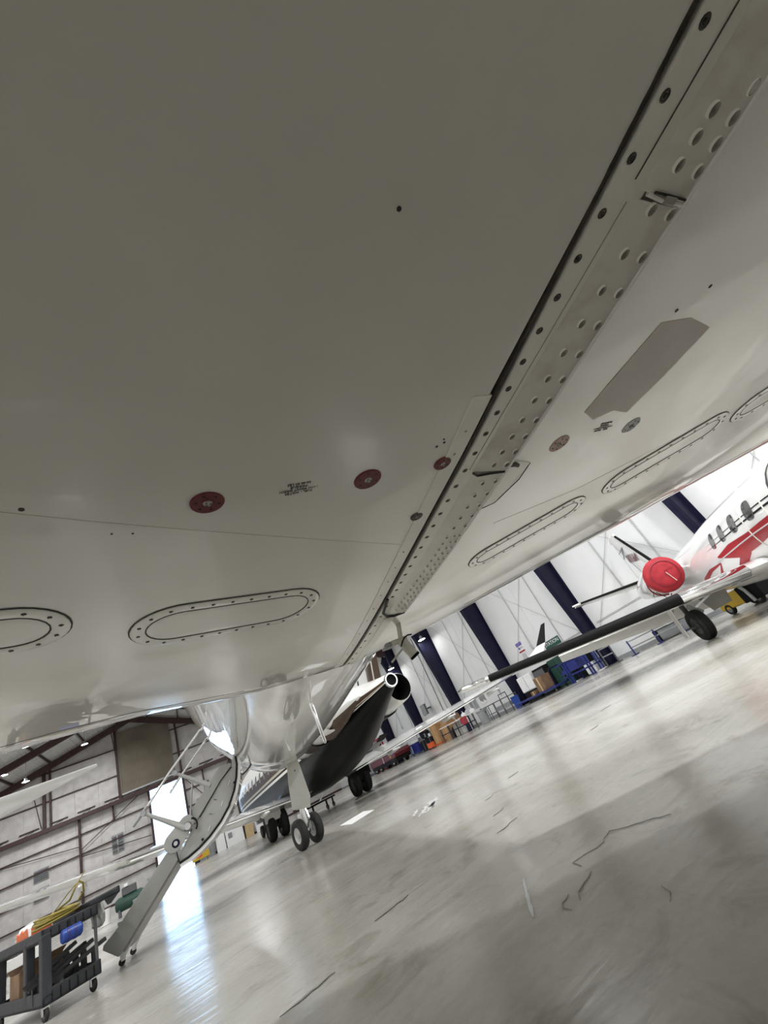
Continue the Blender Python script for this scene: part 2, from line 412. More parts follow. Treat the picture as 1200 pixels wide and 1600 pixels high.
for a, b2 in zip(COLS[1:-1], COLS[2:]):
    rodp(wr, (XR - .06, a + .3, 7.4), (XR - .06, b2 - .3, 1.4)); rodp(wr, (XR - .09, a + .3, 1.4), (XR - .09, b2 - .3, 7.4), .009)
    for k, f in enumerate((.30, .62)):
        y = a + (b2 - a) * f
        rodp(wr, (XR - .05, y, 2.2 if k else .9), (XR - .05, y, 7.6), .022, 'conduit', 'conduit')
        MB().b(XR - .09, XR, y - .06, y + .06, 1.2 + k, 1.42 + k).build('junction_box', 'grey_lt', wr, 0, .004)
    rodp(wr, (XR - .06, a + .4, 1.75), (XR - .06, b2 - .4, 1.75), .016, 'conduit', 'conduit')
    MB().b(XR - .05, XR, a + .18, a + .52, 0.02, 7.9).build('panel_cover', 'liner', wr, 0)
# pale air pipe between the columns, dropped from the wing-level to the floor
rodp(wr, (16.6, 28.6, .9), (16.6, 28.6, 7.2), .045, 'grey_md', 'air_pipe', 10)
# -------- back wall with door opening
OX0, OX1, OZ = -2.93, .25, 8.83
wb = MB(); wb.b(XL, OX0, YB + .06, YB + .3, 0, 17.2); wb.b(OX1, XR + .3, YB + .06, YB + .3, 0, 17.2); wb.b(OX0, OX1, YB + .06, YB + .3, OZ, 17.2)
wb = struct(wb.build('wall_back', 'insul', smooth=0))
ZR = [0.02, 1.75, 3.47, 5.22, 6.88, 8.49, 10.94, 13.59, 17.0]
XS = [XL + 2.05 * i for i in range(int((XR - XL) / 2.05) + 1)] + [XR]
for z0, z1 in zip(ZR, ZR[1:]):
    for x0, x1 in zip(XS, XS[1:]):
        segs = [(x0, x1)]
        if z0 < OZ - .6:
            segs = [s_ for s_ in ((x0, min(x1, OX0)), (max(x0, OX1), x1)) if s_[1] - s_[0] > .05]
        for p, q in segs:
            if z0 >= 13 and min(roof(p), roof(q)) < z0 + .8: continue
            zt = min(z1, roof(p), roof(q))
            if zt - z0 < .3: continue
            w_ = MB().b(p + .012, q - .012, YB + .015 + .02 * random.random(), YB + .06, z0 + .03, zt - .02)
            w_.build('wall_panel', 'insul', wb, 0)
    if 0.5 < z0 < 16:
        for p, q in ([(XL, OX0), (OX1, XR)] if z0 < OZ - .5 else [(XL, XR)]):
            MB().b(p, q, YB - .16, YB + .02, z0 - .05, z0 + .05).build('girt', 'girt', wb, 0)
MB().b(XL, XR, YB - .55, YB + .0, 8.25, 8.42).build('girt_beam', 'girt', wb, 0)
MB().b(XL, XR, YB - .75, YB - .55, 8.2, 8.55).build('girt_beam', 'girt', wb, 0)
for k in range(18):
    MB().bar((XL + 2.3 * k, YB - .55, 8.42), (XL + 2.3 * k + 1.1, YB - .05, 8.86), .05).build('beam_web', 'girt', wb, 0)
    MB().b(XL + 2.3 * k, XL + 2.3 * k + 1.5, YB - .12, YB + .0, 8.86, 8.95).build('beam_web', 'girt', wb, 0)
for x, z0, z1, w in ((-11.95, 8.6, 14.3, .26), (-11.45, 8.6, 14.4, .16), (-5.55, 8.6, 15.9, .3), (-9.2, 0, 8.3, .18), (-15.6, 0, 8.3, .18), (-21, 0, 12, .3), (5.4, 0, 14, .3), (OX1 + .12, 0, 14.5, .22), (OX0 - .1, 0, 8.8, .2), (-6.3, 6.9, 8.4, .13), (-17.5, 6, 8, .2), (11, 0, 11, .3), (2.4, 6.9, 8.3, .12)):
    MB().b(x - w/2, x + w/2, YB - .3, YB + .02, z0, z1).build('post', 'girt', wb, 0)
for p, q in (((-16.5, 7.0), (-9.3, 5.9)), ((-9.1, 5.0), (-3.2, 4.2)), ((-9.1, 5.6), (-3.1, 11.0 - 2.3)), ((-5.9, 15.5), (-5.3, 8.9)), ((-12.9, 12.4), (-12.2, 8.8)), ((.6, 8), (5.2, 1.2)), ((.6, 1.2), (5.2, 8))):
    rodp(wb, (p[0], YB - .2, p[1]), (q[0], YB - .2, q[1]), .035, 'girt')
MB().b(XL, OX0, YB - .05, YB + .03, 0, .18).build('base_angle', 'girt', wb, 0)
MB().b(OX1, XR, YB - .05, YB + .03, 0, .18).build('base_angle', 'girt', wb, 0)
dr = struct(MB().b(-5.36, -.32, YB - .34, YB - .2, 8.9, 15.2).build('door_1', 'canvas', smooth=0))
dr['label'] = 'raised beige hangar door leaf above the bright opening'
for x in (-5.36, -.32): MB().b(x - .07, x + .07, YB - .38, YB - .18, 8.9, 15.6).build('door_edge', 'canvas', dr, 0)
MB().b(-5.36, -.32, YB - .4, YB - .18, 8.8, 8.95).build('bottom_rail', 'grey_lt', dr, 0)
for x in (-3.7, -2.0): MB().b(x - .012, x + .012, YB - .345, YB - .33, 8.95, 15.2).build('door_seam', 'card_dk', dr, 0)
wl = struct(MB().b(XL - .3, XL, YF, YB, 0, 9.2).build('wall_left', 'insul', smooth=0))
wf = struct(MB().b(XL, XR, YF - .3, YF, 0, 17).build('wall_front', 'liner', smooth=0))
# -------- roof
ce = MB()
for x0, x1 in ((XL - .3, -4), (-4, XR + .3)):
    z0, z1 = (roof(XL - .3), roof(-4.0001)) if x0 < -5 else (roof(-4 + 1e-4), roof(XR + .3))
    ce.add([(x0, YF, z0), (x1, YF, z1), (x1, YB + .3, z1), (x0, YB + .3, z0), (x0, YF, z0 + .2), (x1, YF, z1 + .2), (x1, YB + .3, z1 + .2), (x0, YB + .3, z0 + .2)],
           [(0, 1, 2, 3), (4, 7, 6, 5), (0, 4, 5, 1), (1, 5, 6, 2), (2, 6, 7, 3), (3, 7, 4, 0)])
ce = struct(ce.build('ceiling', 'deck', smooth=0))
def sloped(name, x0, x1, y0, y1, dz0, dz1, mat):
    mb = MB(); a, b2 = roof(x0), roof(x1)
    mb.add([(x0, y0, a - dz1), (x1, y0, b2 - dz1), (x1, y1, b2 - dz1), (x0, y1, a - dz1), (x0, y0, a - dz0), (x1, y0, b2 - dz0), (x1, y1, b2 - dz0), (x0, y1, a - dz0)],
           [(0, 1, 2, 3), (4, 7, 6, 5), (0, 4, 5, 1), (1, 5, 6, 2), (2, 6, 7, 3), (3, 7, 4, 0)])
    return mb.build(name, mat, ce, 0)
for y in COLS + [58.6]:
    sloped('rafter', -4, XR - .9, y - .15, y + .15, .22, .85, 'girt'); sloped('rafter', XL, -4.001, y - .15, y + .15, .22, .85, 'girt')
for k in range(16):
    x = XL + .8 + 3.0 * k
    MB().b(x - .05, x + .05, YF, YB, roof(x) - .24, roof(x) - .03).build('purlin', 'girt', ce, 0)
for k in range(44):                                                  # ribs of the roof deck over the far end
    x = -26 + .5 * k
    if x < -4.2: MB().b(x - .03, x + .03, 40, YB, roof(x) - .05, roof(x) + .02).build('deck_rib', 'white', ce, 0)
# -------- lamps
def lamp(x, y, z, big=1.0):
    o = thing('high_bay_lamp', LAMP_LABEL.get((x, y), 'round white hangar lamp, unseen, added to light the hangar'), 'lamp', (x, y, z), 0, 'hangar high bay lamps')
    MB().rev([(.05, .30), (.09, .28), (.12, .12), (.27, .03), (.29, 0), (.27, .0), (.25, .02)], n=20, cap=False).build('housing', 'grey_md', o, 40)
    MB().rev([(.001, .012), (.25, .012), (.25, .022), (.001, .022)], n=20, cap=False).build('lens', 'lamp', o, 40)
    MB().tube([(0, 0, .28), (0, 0, roof(x) - z - .02)], .012, 6).build('hanger_rod', 'grey_dk', o)
    l = bpy.data.lights.new('lamp_light', 'AREA'); l.shape = 'DISK'; l.size = .55; l.energy = LAMP_W * big; l.color = (.97, .985, 1.0)
    lo = bpy.data.objects.new('lamp_light', l); COL.objects.link(lo); lo.parent = o; lo.location = (0, 0, -.02)
    return o
LAMP_LABEL = {(16.0, 32.5): 'bright lamp by the navy column just above the black jet tailpipe',
              (16.0, 26.2): 'bright lamp at the top of the navy column right of the grey drain mast',
              (-13.15, 52.0): 'leftmost bright lamp under the dark red rafters',
              (-11.65, 52.0): 'second bright lamp under the dark red rafters, just above the white tailplane',
              (-7.56, 54.0): 'bright lamp at the lower tip of the dark red rafter, left of the beige door'}
for x in (-24, -13.5, -4, 4.5, 11.0):
    for y in (-9, 1.5, 12, 22.5, 33, 43.5):
        if (x > 10 and y > 10) or (x < -10 and y > 40): continue
        lamp(x, y, roof(x) - 1.15, 2.4 if y < 5 else .9)  # added unseen lamps, stronger near the camera to fill the wing underside
lamp(16.0, 26.2, 6.35, .02)
lamp(-13.15, 52.0, 12.95, 1.2); lamp(-11.65, 52.0, 11.8, 1.2); lamp(-7.56, 54.0, 13.75, 1.2); lamp(4.5, 52, 12.0)
lamp(16.0, 32.5, 6.35, .02)
lamp(8.0, 12.5, 9.9, 1.2)  # unseen lamp added to brighten the right wall

# ================================================================== JET OVERHEAD (its own frame: x right, y forward, keel near x = 0.08)
jet = thing('business_jet', 'white business jet overhead whose wing underside fills the view', 'jet', (0.5459, -0.0670, 0), R(-7))
LE = [(-9.2, -1.5), (-1.6, 1.97), (-1.34, 2.01), (-1.16, 2.04), (-.98, 2.09), (-.85, 2.14), (-.68, 2.25), (-.46, 2.37), (-.17, 2.43), (.02, 2.45), (.31, 2.45), (.55, 2.40), (.96, 2.18), (1.3, 1.98), (1.63, 1.82), (1.9, 1.67), (2.28, 1.45), (2.69, 1.22), (9.4, -2.4)]
LCURVE, LSTRIP, LS0, LSLOPE = .90, .20, .055, .26                      # gentle rise, then the turned-up leading edge strip
def vle(u): return smooth_lerp(LE, u)[0] if -1.6 < u < 2.69 else lerp(LE, u)[0]
def vte(u): return -2.0 - .22 * abs(u - .08)
def zlow(u, v):
    z = 1.05 + .03 * abs(u)
    d_ = max(0.0, v - (vle(u) - LCURVE)); g_ = min(d_, LCURVE - LSTRIP); e_ = min(max(0.0, d_ - (LCURVE - LSTRIP)), LSTRIP)
    z += LS0 * g_ * g_ / (2 * (LCURVE - LSTRIP)) + LS0 * e_ + (LSLOPE - LS0) * e_ * e_ / (2 * LSTRIP)
    if v < -.6: z += .05 * (v + .6) ** 2
    return z
def wsec(u):
    l, t = vle(u), vte(u); P = []
    n0 = 8; vs = [t + (l - LCURVE - t) * i / n0 for i in range(n0)] + [l - LCURVE + LCURVE * i / 32 for i in range(33)]
    for v in vs: P.append((u, v, zlow(u, v)))
    zl = zlow(u, l); rr = .12; t0 = math.atan(LSLOPE)
    for k in range(1, 13):
        a = t0 + (R(125) - t0) * k / 12
        P.append((u, l + rr * (math.sin(a) - math.sin(t0)), zl + rr * (math.cos(t0) - math.cos(a))))
    P += [(u, l - .5, zl + .30), (u, (l + t) / 2, zl + .36), (u, t + .5, zlow(u, t) + .12), (u, t, zlow(u, t) + .02)]
    return P
def us(a, b2, step): n = max(1, int(abs(b2 - a) / step)); return [a + (b2 - a) * i / n for i in range(n + 1)]
def wing_skin(name, ul):
    return MB().rings([wsec(u) for u in ul]).build(name, 'jet_white', jet, 40)
left_wing = wing_skin('wing', us(-9.2, -1.9, 1.2)[:-1] + us(-1.9, .010, .09))
right_wing = wing_skin('wing', us(.090, 2.8, .09)[:-1] + us(2.8, 9.4, 1.2))
# keel strip between the wing halves
def su(v): return (.010 + .035 * min(max(v, -.6), .6)) if v < .6 else max(.031 - .016 * max(0, v - 1.4), .012)     # gap line
vv = us(-.9, 2.42, .06)
def zl_(v, u=.08): return zlow(u, v)
rows = []
for v in vv:
    g = su(v); z = zl_(v)
    rows.append([(g - .010, v, z + .002), (g - .006, v, z + .016), (g + .007, v, z + .016), (g + .011, v, z + .001)])
MB().rings([[(x - .004 if i == 0 else x, y, z) for i, (x, y, z) in enumerate(r)] + [(r[3][0] + .01, r[3][1], r[3][2] + .03), (r[0][0] - .01, r[0][1], r[0][2] + .03)] for r in rows]).build('seam_gap', 'line', jet, 30)
rows = []                                                            # brown sealant bead squeezed along the gap
rnd = random.Random(3)
for v in us(-.9, 2.40, .012):
    g = su(v) - .001; z = zl_(v); w = (.0062 if v < .75 else .0042) * rnd.uniform(.8, 1.12); h = .0035
    rows.append([(g - w, v, z + .003), (g - w * .5, v, z - h), (g + w * .5, v, z - h), (g + w, v, z + .003)])
MB().rings(rows).build('sealant_bead', 'sealant', jet, 60)
rows = [[(su(v) + .010, v, zl_(v) + .01), (su(v) + .010, v, zl_(v) - .006), (.094, v, zl_(v) - .007), (.094, v, zl_(v) + .01)] for v in us(-.9, 2.40, .06)]
MB().rings(rows).build('keel_flange', 'strip', jet, 30)
def lipu(v): return .160 + .02 * min(1, max(0, v + .1) / .7) if v < 1.1 else .18 - .025 * (v - 1.1) / .5
VEND = 1.60
def strip_seg(v0, v1, dz=0.0, mat='dimple_row'):
    rr = []
    for v in us(v0, v1, .06):
        z = zl_(v) + dz; L = lipu(v)
        rr.append([(.083, v, z + .02), (.083, v, z - .0072), (.104, v, z - .012), (L - .003, v, z - .022), (L, v, z - .021), (L + .002, v, z - .016), (L + .002, v, z + .02)])
    return MB().rings(rr).build('dimpled_strip', mat, jet, 25)
strip_seg(-.9, .115); strip_seg(.125, .70); strip_seg(.712, VEND, .001, 'strip')
# rolled lip of the strip, brighter white standing in for its highlight
MB().tube([(lipu(v) + .0005, v, zl_(v) - .0245) for v in us(-.9, VEND - .01, .05)], .0032, 6).build('strip_lip', 'jet_white_b', jet, 60)
# joints across the strip: black gap with a bracket, and the rounded end
MB().tube([(.083, .700, zl_(.7) - .012), (.10, .712, zl_(.7) - .014), (.135, .706, zl_(.7) - .019), (lipu(.7), .706, zl_(.7) - .0225)], .0032, 6).build('strip_joint', 'line', jet)
MB().tube([(.098, .117, zl_(.1) - .009), (.108, .118, zl_(.1) - .013), (.125, .120, zl_(.1) - .017), (lipu(.1), .12, zl_(.1) - .0225)], .0032, 8).build('strip_joint', 'strip', jet)
MB().tube([(.105, .113, zl_(.1) - .0145), (.13, .113, zl_(.1) - .0185), (lipu(.1), .114, zl_(.1) - .0235)], .0018, 6).build('joint_dark_line', 'sealant', jet)  # thin dark line along the joint ridge
MB().box((.136, .118, zl_(.1) - .0195), (.022, .010, .010)).build('joint_clip', 'dimple', jet, 0, .002)
MB().tube([(su(1.42) + .008, 1.42, zl_(1.42) - .006), (.055, 1.56, zl_(1.5) - .008), (.085, 1.615, zl_(1.6) - .010), (.12, 1.625, zl_(1.6) - .014), (lipu(VEND) + .006, 1.60, zl_(1.6) - .02)], .0055, 6).build('strip_joint', 'line', jet)
MB().tube([(.062, v, zl_(v) - .0068) for v in us(-.5, .105, .05)], .0011, 5).build('skin_line', 'ink', jet)
MB().tube([(.070, v, zl_(v) - .0068) for v in us(.13, .69, .05)], .0008, 5).build('skin_line', 'dimple', jet)
# narrow tail of the keel fairing that runs on to the leading edge
MB().rings([[(.07 - .02 * (v - 1.6), v, zl_(v) + .01), (.08, v, zl_(v) - .012), (.13 - .03 * (v - 1.6), v, zl_(v) - .012), (.15 - .04 * (v - 1.6), v, zl_(v) + .01)] for v in us(1.64, 2.40, .08)]).build('keel_tail', 'strip', jet, 30)
# doubler left of the gap
MB().rings([[(su(v) - .055, v, zl_(v, -.05) + .004), (su(v) - .053, v, zl_(v, -.05) - .003), (su(v) - .010, v, zl_(v) - .004), (su(v) - .009, v, zl_(v) + .004)] for v in us(.46, 2.3, .08)]).build('seal_doubler', 'strip', jet, 30)
# screws and rivets, each a part sharing one mesh
def screw_mesh(name, r, mat):
    mb = MB().rev([(.0001, -.0010), (r * .45, -.0010), (r * .5, -.0002), (r * .8, -.0016), (r, -.0008), (r * 1.05, .003), (.0001, .003)], n=12, cap=False)
    mb.box((0, 0, -.0013), (r * .9, r * .22, .0012)); mb.box((0, 0, -.0013), (r * .22, r * .9, .0012))
    o = mb.build(name, mat, jet, 30); return o
proto = screw_mesh('screw', .0068, 'screw'); first = True
vlist = [-.16, -.095, -.029, .028, .086, .147, .206, .265, .323, .385, .446, .508, .568, .63, .69, .75, .81, .87, .93, .99, 1.05, 1.11, 1.17, 1.23, 1.29, 1.35, 1.41, 1.5, 1.6, 1.7, 1.8, 1.9, 2.0, 2.1, 2.2, 2.3]
for k, v in enumerate(vlist):
    if k >= len(vlist) - 8: u = su(v) + .026
    else: u = su(v) + .022 + .004 * (v > .5)
    loc = (u, v, zl_(v) - .0058)
    if first: proto.location = loc; proto.rotation_euler = (0, 0, .6); first = False
    else: copy(proto, jet, loc, (0, 0, 1.3 * k))
def dimple(r, ry, mat):
    return MB().rev([(.0001, .0010), (.6, .0008), (.86, -.0002), (1.0, -.0016), (1.12, .0004), (1.12, .004), (.0001, .004)], n=14, cap=False), mat
mb, mt = dimple(1, 1, 'dimple'); mb.v = [(x * .0056, y * .0080, z) for x, y, z in mb.v]; rp = mb.build('rivet', 'dimple', jet, 30); rp.data.materials.append(M['strip'])
for p_ in rp.data.polygons: p_.material_index = 1 if math.hypot(p_.center.x / .0056, p_.center.y / .0080) > .95 else 0  # dark centre colour stands in for the shade in each recess
rp; rp.location = (.153, -.001, zl_(0) - .0205)
slope = Matrix.Identity(3)
for v in (-.12, -.06, .027, .053, .082, .133, .192, .248, .306, .364, .422, .475, .53, .58, .63, .675):
    L = lipu(v)
    copy(rp, jet, (L - .013, v, zl_(v) - .0228), (0, .15, 0)); copy(rp, jet, (L - .05, v - .001, zl_(v) - .0172), (0, .15, 0))
v = .74
while v < VEND - .05:
    L = lipu(v)
    for du, dz in ((.013, .0228), (.048, .0172)) if v < .98 else ((.010, .0238), (.028, .0212), (.052, .0172)):
        copy(rp, jet, (L - du, v + (.006 if du > .03 else 0), zl_(v) - dz), (0, .15, 0), (.8, .8, 1) if v < .98 else (.6, .6, 1))
    v += .052 if v < .98 else .036
for v in (.55, .62, 1.05, 1.15, 1.25, 1.36, 1.48, 1.6, 1.75, 1.9, 2.05):
    copy(rp, jet, (su(v) - .035, v, zl_(v, -.04) - .0028), (0, 0, 0), (.5, .45, 1))
# drain discs
def disc(u, v, r, mat, label, hubm='screw_pale', squash=1.0):
    z = zlow(u, v)
    mb = MB().rev([(.0001, -.0025), (r * .96, -.0025), (r, -.001), (r, .004), (.0001, .004)], n=32, cap=False)
    o = mb.build('drain_disc', mat, jet, 30); o.location = (u, v, z); o['label'] = label
    c = MB().rev([(.0001, -.0036), (r * .1, -.0048), (r * .22, -.0048), (r * .27, -.0025), (r*.27, .001), (.0001, .001)], n=18, cap=False).build('drain_plug', hubm, o, 30)
    for a in range(3):
        MB().box((r * .15 * math.cos(a * 2.1), r * .15 * math.sin(a * 2.1), -.005), (r * .09, r * .09, .001)).build('plug_slot', 'ink', c, 0)
    for a in range(6):
        MB().rev([(.0001, -.0034), (.0022, -.0034), (.0022, 0), (.0001, 0)], (r * .68 * math.cos(a * 1.047 + .3), r * .68 * math.sin(a * 1.047 + .3), 0), n=8, cap=False).build('disc_screw', 'sealant' if mat == 'red_disc' else 'screw', o, 30)
    return o
disc(-.520, .655, .0300, 'red_disc', 'dark red drain disc, outer of the left wing pair')
disc(-.203, .664, .0310, 'red_disc', 'dark red drain disc, inner of the left wing pair')
disc(.371, .674, .0305, 'pink_disc', 'faded pinkish drain disc on the right wing')
disc(.668, .664, .0300, 'grey_lt', 'grey screwed drain disc on the right wing', 'grey_md')
disc(-.022, .650, .0215, 'red_disc', 'small dark red disc beside the keel gap')
disc(-.020, .860, .0180, 'screw', 'small dark drain disc beside the keel gap, nearer the nose')
# stencilled placards, read from the front
def placard(u, v, s_):
    m = frame((-1, 0, 0), (0, 1, 0), (0, 0, -1), (u, v, zlow(u, v) - .0008))
    return text('placard', 'FUEL - WATER\nLOW POINT DRAIN\nTORQUE\n30-40 IN LBS', .0088 * s_, 'ink', jet, m, .0004)
placard(-.352, .655, 1.0); placard(.521, .640, 1.0)
# access panels: oval covers with a screwed rim
sp = None
def access(cu, cv, ax, ay, hl, hw, nscrew=24):
    global sp
    L = math.hypot(ax, ay); ax, ay = ax / L, ay / L
    def stad(k, n, grow):
        h, w = hl - hw, hw + grow; per = 4 * h + 2 * math.pi * w; s_ = per * k / n
        if s_ < 2 * h: return (-h + s_, w)
        s_ -= 2 * h
        if s_ < math.pi * w: a = math.pi / 2 - s_ / w; return (h + w * math.cos(a), w * math.sin(a))
        s_ -= math.pi * w
        if s_ < 2 * h: return (h - s_, -w)
        s_ -= 2 * h; a = -math.pi / 2 - s_ / w; return (-h + w * math.cos(a), w * math.sin(a))
    def W(p, dz):
        u = cu + ax * p[0] - ay * p[1]; v_ = cv + ay * p[0] + ax * p[1]; return Vector((u, v_, zlow(u, v_) + dz))
    n = 56
    ring = MB(); prof = ((0, .004), (0, -.0035), (-.003, -.0042), (-.030, -.0042), (-.033, -.0035), (-.033, .004))
    rows = [[W(stad(k, n, g), dz) for k in range(n)] for g, dz in prof]
    p = ring.rings(rows + [rows[0]], True, False).build('access_panel', 'jet_white', jet, 35)
    pl = [[W(stad(k, n, g), dz) for k in range(n)] for g, dz in ((-.036, .003), (-.036, -.0030), (-.040, -.0036), (-.10 * .6, -.0036))]
    MB().rings(pl).build('cover_plate', 'jet_white', p, 35)
    for g, w in ((.0018, .0016), (-.0345, .0015)):
        MB().rings([[W(stad(k, n, g - w), -.0008) for k in range(n)], [W(stad(k, n, g - w), -.0014 - .003 * (g < 0)) for k in range(n)], [W(stad(k, n, g + w), -.0014 - .003 * (g < 0)) for k in range(n)], [W(stad(k, n, g + w), -.0008) for k in range(n)]], True, False).build('panel_seam', 'line', p, 0)
    for k in range(nscrew):
        q = W(stad(k + .4, nscrew, -.0165), -.0046)
        if sp is None:
            sp = MB().rev([(.0001, -.0006), (.0042, -.0006), (.0046, .0015), (.0001, .0015)], n=10, cap=False)
            sp.box((0, 0, -.0008), (.0095, .0018, .0006)).box((0, 0, -.0008), (.0018, .0095, .0006))
            sp = sp.build('panel_screw', 'screw', p, 30); sp.location = q
        else: copy(sp, p, q, (0, 0, k * .9))
    return p
access(-.500, 1.195, .47, .13, .255, .115)
access(-1.075, .935, .47, .13, .255, .100)
access(-1.62, .76, .47, .13, .255, .100)
access(.625, 1.235, .42, -.27, .262, .088)
access(1.13, .905, .36, -.26, .262, .092)
access(1.60, .60, .36, -.26, .262, .095)
# primer patch and skin repairs on the right wing, small bracket panel by the strip
def skin_patch(name, pts, mat, dz=-.0012):
    mb = MB(); n = len(pts); a = [(u, v_, zlow(u, v_) + dz) for u, v_ in pts]; b2 = [(u, v_, zlow(u, v_) + .003) for u, v_ in pts]
    return mb.add(a + b2, [tuple(range(n)), tuple(range(2 * n - 1, n - 1, -1))] + [(i, (i + 1) % n, n + (i + 1) % n, n + i) for i in range(n)]).build(name, mat, jet, 0)
skin_patch('primer_patch', [(.375, .565), (.44, .60), (.50, .578), (.575, .598), (.60, .48), (.612, .345), (.50, .318), (.40, .325), (.385, .45)], 'primer')['label'] = 'pinkish bare primer patch'
skin_patch('hatch_plate', [(.20, .69), (.30, .73), (.27, .90), (.19, .92)], 'strip', -.003)
MB().tube([(.185, .70, 1.045), (.235, .715, 1.05), (.245, .72, 1.05)], .006, 8).build('hatch_slot', 'line', jet)
for P in ([(.30, .73), (.305, .80), (.27, .90), (.19, .925)], ):
    MB().tube([(u, v_, zlow(u, v_) - .003) for u, v_ in P], .0016, 6).build('hatch_seam', 'line', jet)
def skin_seam(pts, r=.0009, mat='dimple'):
    MB().tube([(u, v_, zlow(u, v_) + r * .2) for u, v_ in pts], r, 5).build('skin_seam', mat, jet)
skin_seam([(-1.3, .30), (-.794, .599), (-.702, .653), (-.555, .733), (-.285, .873), (-.03, 1.0)], .0005)
skin_seam([(.35, 1.05), (.7, .98), (1.1, .80)])
skin_seam([(-1.9 + .2 * k, vle(-1.9 + .2 * k) - .22) for k in range(8)], .0016, 'line'); skin_seam([(.7 + .2 * k, vle(.7 + .2 * k) - .22) for k in range(11)], .0016, 'line')
skin_seam([(.7 + .2 * k, vle(.7 + .2 * k) - .30) for k in range(11)], .0012, 'line')
for (u, v_, r) in ((-.77, .60, .004), (-.68, .70, .002), (-.65, .71, .002), (-.27, .17, .003), (-.05, .57, .002), (-.045, .58, .003), (-.06, .59, .003), (.42, .30, .004), (.47, .25, .004)):
    MB().rev([(.0001, -.001), (r, -.001), (r, .001), (.0001, .001)], (u, v_, zlow(u, v_)), n=8, cap=False).build('paint_chip', 'line', jet)
# fuselage with the doorway cut out, nose ahead of the wing
FUS = Fus([(-11, .12, 2.7), (-8, .6, 2.55), (-5, .98, 2.3), (-2, 1.05, 2.25), (2, 1.05, 2.25), (6.8, 1.05, 2.25), (7.6, .98, 2.20), (8.4, .86, 2.08), (9.2, .68, 1.95), (9.9, .45, 1.85), (10.35, .22, 1.80), (10.5, .02, 1.79)])
DW0, DW1, DA0, DA1 = 6.45, 7.15, R(-133), R(-42.5)
fus = FUS.build('fuselage', 'jet_white_b', jet, 70, 170, skip=lambda w, p: DW0 < w < DW1 and DA0 < p < DA1, extra=(DW0, DW1))
sm = fus.modifiers.new('skin', 'SOLIDIFY'); sm.thickness = .05; sm.offset = -1
MB().b(-.55, .7, 6.2, 7.4, 1.50, 1.56).build('cabin_floor', 'grey_dk', jet, 0)
# wing-root fairing under the belly ahead of the wing
# antenna mast, drain pegs, flush grey belly ovals
ma = MB().tube([(-.033, 3.5, 1.205), (-.030, 3.5, 1.13), (-.018, 3.5, .865), (-.018, 3.5, .852)], [.019, .017, .0125, .006], 14).build('antenna_mast', 'chrome', jet, 60)
MB().rev([(.001, 0), (.034, 0), (.036, -.008), (.02, -.014), (.001, -.014)], (-.033, 3.5, 1.203), n=16, cap=False).build('mast_base', 'chrome', ma, 40)
for u, v_, h in ((-.155, 5.1, .15), (-.01, 4.3, .04)):
    pz = FUS.pt(v_, math.asin((u) / 1.05)).z
    pg = MB().tube([(u, v_, pz + .02), (u + .012, v_, pz - h)], .012, 10).build('drain_peg', 'steel', jet, 60)
    MB().rev([(.001, .004), (.05, .004), (.05, -.006), (.001, -.008)], (u, v_, pz), n=16, cap=False).build('peg_flange', 'grey_md', pg, 40)
for k, w in enumerate((4.35, 4.75, 5.15, 5.5)):
    FUS.oval('belly_oval', 'grey_md', jet, w, 8 + 1.2 * k, .035, 5.5, .002)
# drain probe hanging under the right leading edge
pr = MB().bar((.190, 1.85, .972), (.215, 1.85, 1.062), .012, .040, (0, 1, 0)).build('drain_mast', 'probe_grey', jet, 0, .003)
tb = MB().tube([(.190, 1.845, .988), (.207, 1.845, .942), (.225, 1.845, .893)], [.024, .024, .0235], 18, cap=False).build('mast_tube', 'probe_grey', pr, 60)
MB().rev([(.0243, -.010), (.0243, .001), (.020, .002), (.019, -.03), (.001, -.03)], (.225, 1.845, .893), (.342, 0, -.94), n=18, cap=False).build('tube_bore', 'dark_bore', tb, 60)
MB().bar((.140, 1.85, .984), (.222, 1.85, .984), .03, .022).build('mast_bracket', 'probe_grey', pr, 0, .004)
MB().box((.124, 1.85, .982), (.026, .034, .022)).build('bracket_shoe', 'grey_md', pr, 0, .003)
MB().bar((.190, 1.86, .95), (.114, 1.86, .910), .009).build('mast_strut', 'probe_grey', pr, 0, .002)
MB().tube([(.245, 1.83, .988), (.222, 1.82, .990), (.200, 1.815, .982), (.182, 1.815, .968), (.170, 1.82, .952)], .0035, 8).build('mast_cable', 'black', pr, 60)
# nose gear, steered to the left
ngp = Vector((.05, 8.25, 0)); ang = R(22)
ax = Vector((math.cos(ang), math.sin(ang), 0)); fw_ = Vector((-math.sin(ang), math.cos(ang), 0))
ng = MB().tube([ngp + Vector((0, .02, 1.35)), ngp + Vector((0, .02, .62))], .055, 14).tube([ngp + Vector((0, .02, .64)), ngp + Vector((0, 0, .2))], .036, 14).build('nose_gear_strut', 'white', jet, 40)
MB().tube([ngp - ax * .15 + Vector((0, 0, .2)), ngp + ax * .15 + Vector((0, 0, .2))], .022, 10).build('axle', 'steel', ng)
yk = MB()
for s_ in (-1, 1):
    q = ngp + ax * (.062 * s_)
    yk.prism([(-.06, .46), (.07, .46), (.035, .17), (-.02, .165)], lambda a, b2, t, q=q: q + fw_ * a + Vector((0, 0, b2)) + ax * t, -.007, .007)
yk.build('gear_yoke', 'white', ng, 0, .004)
MB().bar(ngp - fw_ * .08 + Vector((0, 0, .56)), ngp - fw_ * .16 + Vector((0, 0, .36)), .03).bar(ngp - fw_ * .16 + Vector((0, 0, .36)), ngp - fw_ * .02 + Vector((0, 0, .24)), .026).build('torque_link', 'steel', ng, 0, .004)
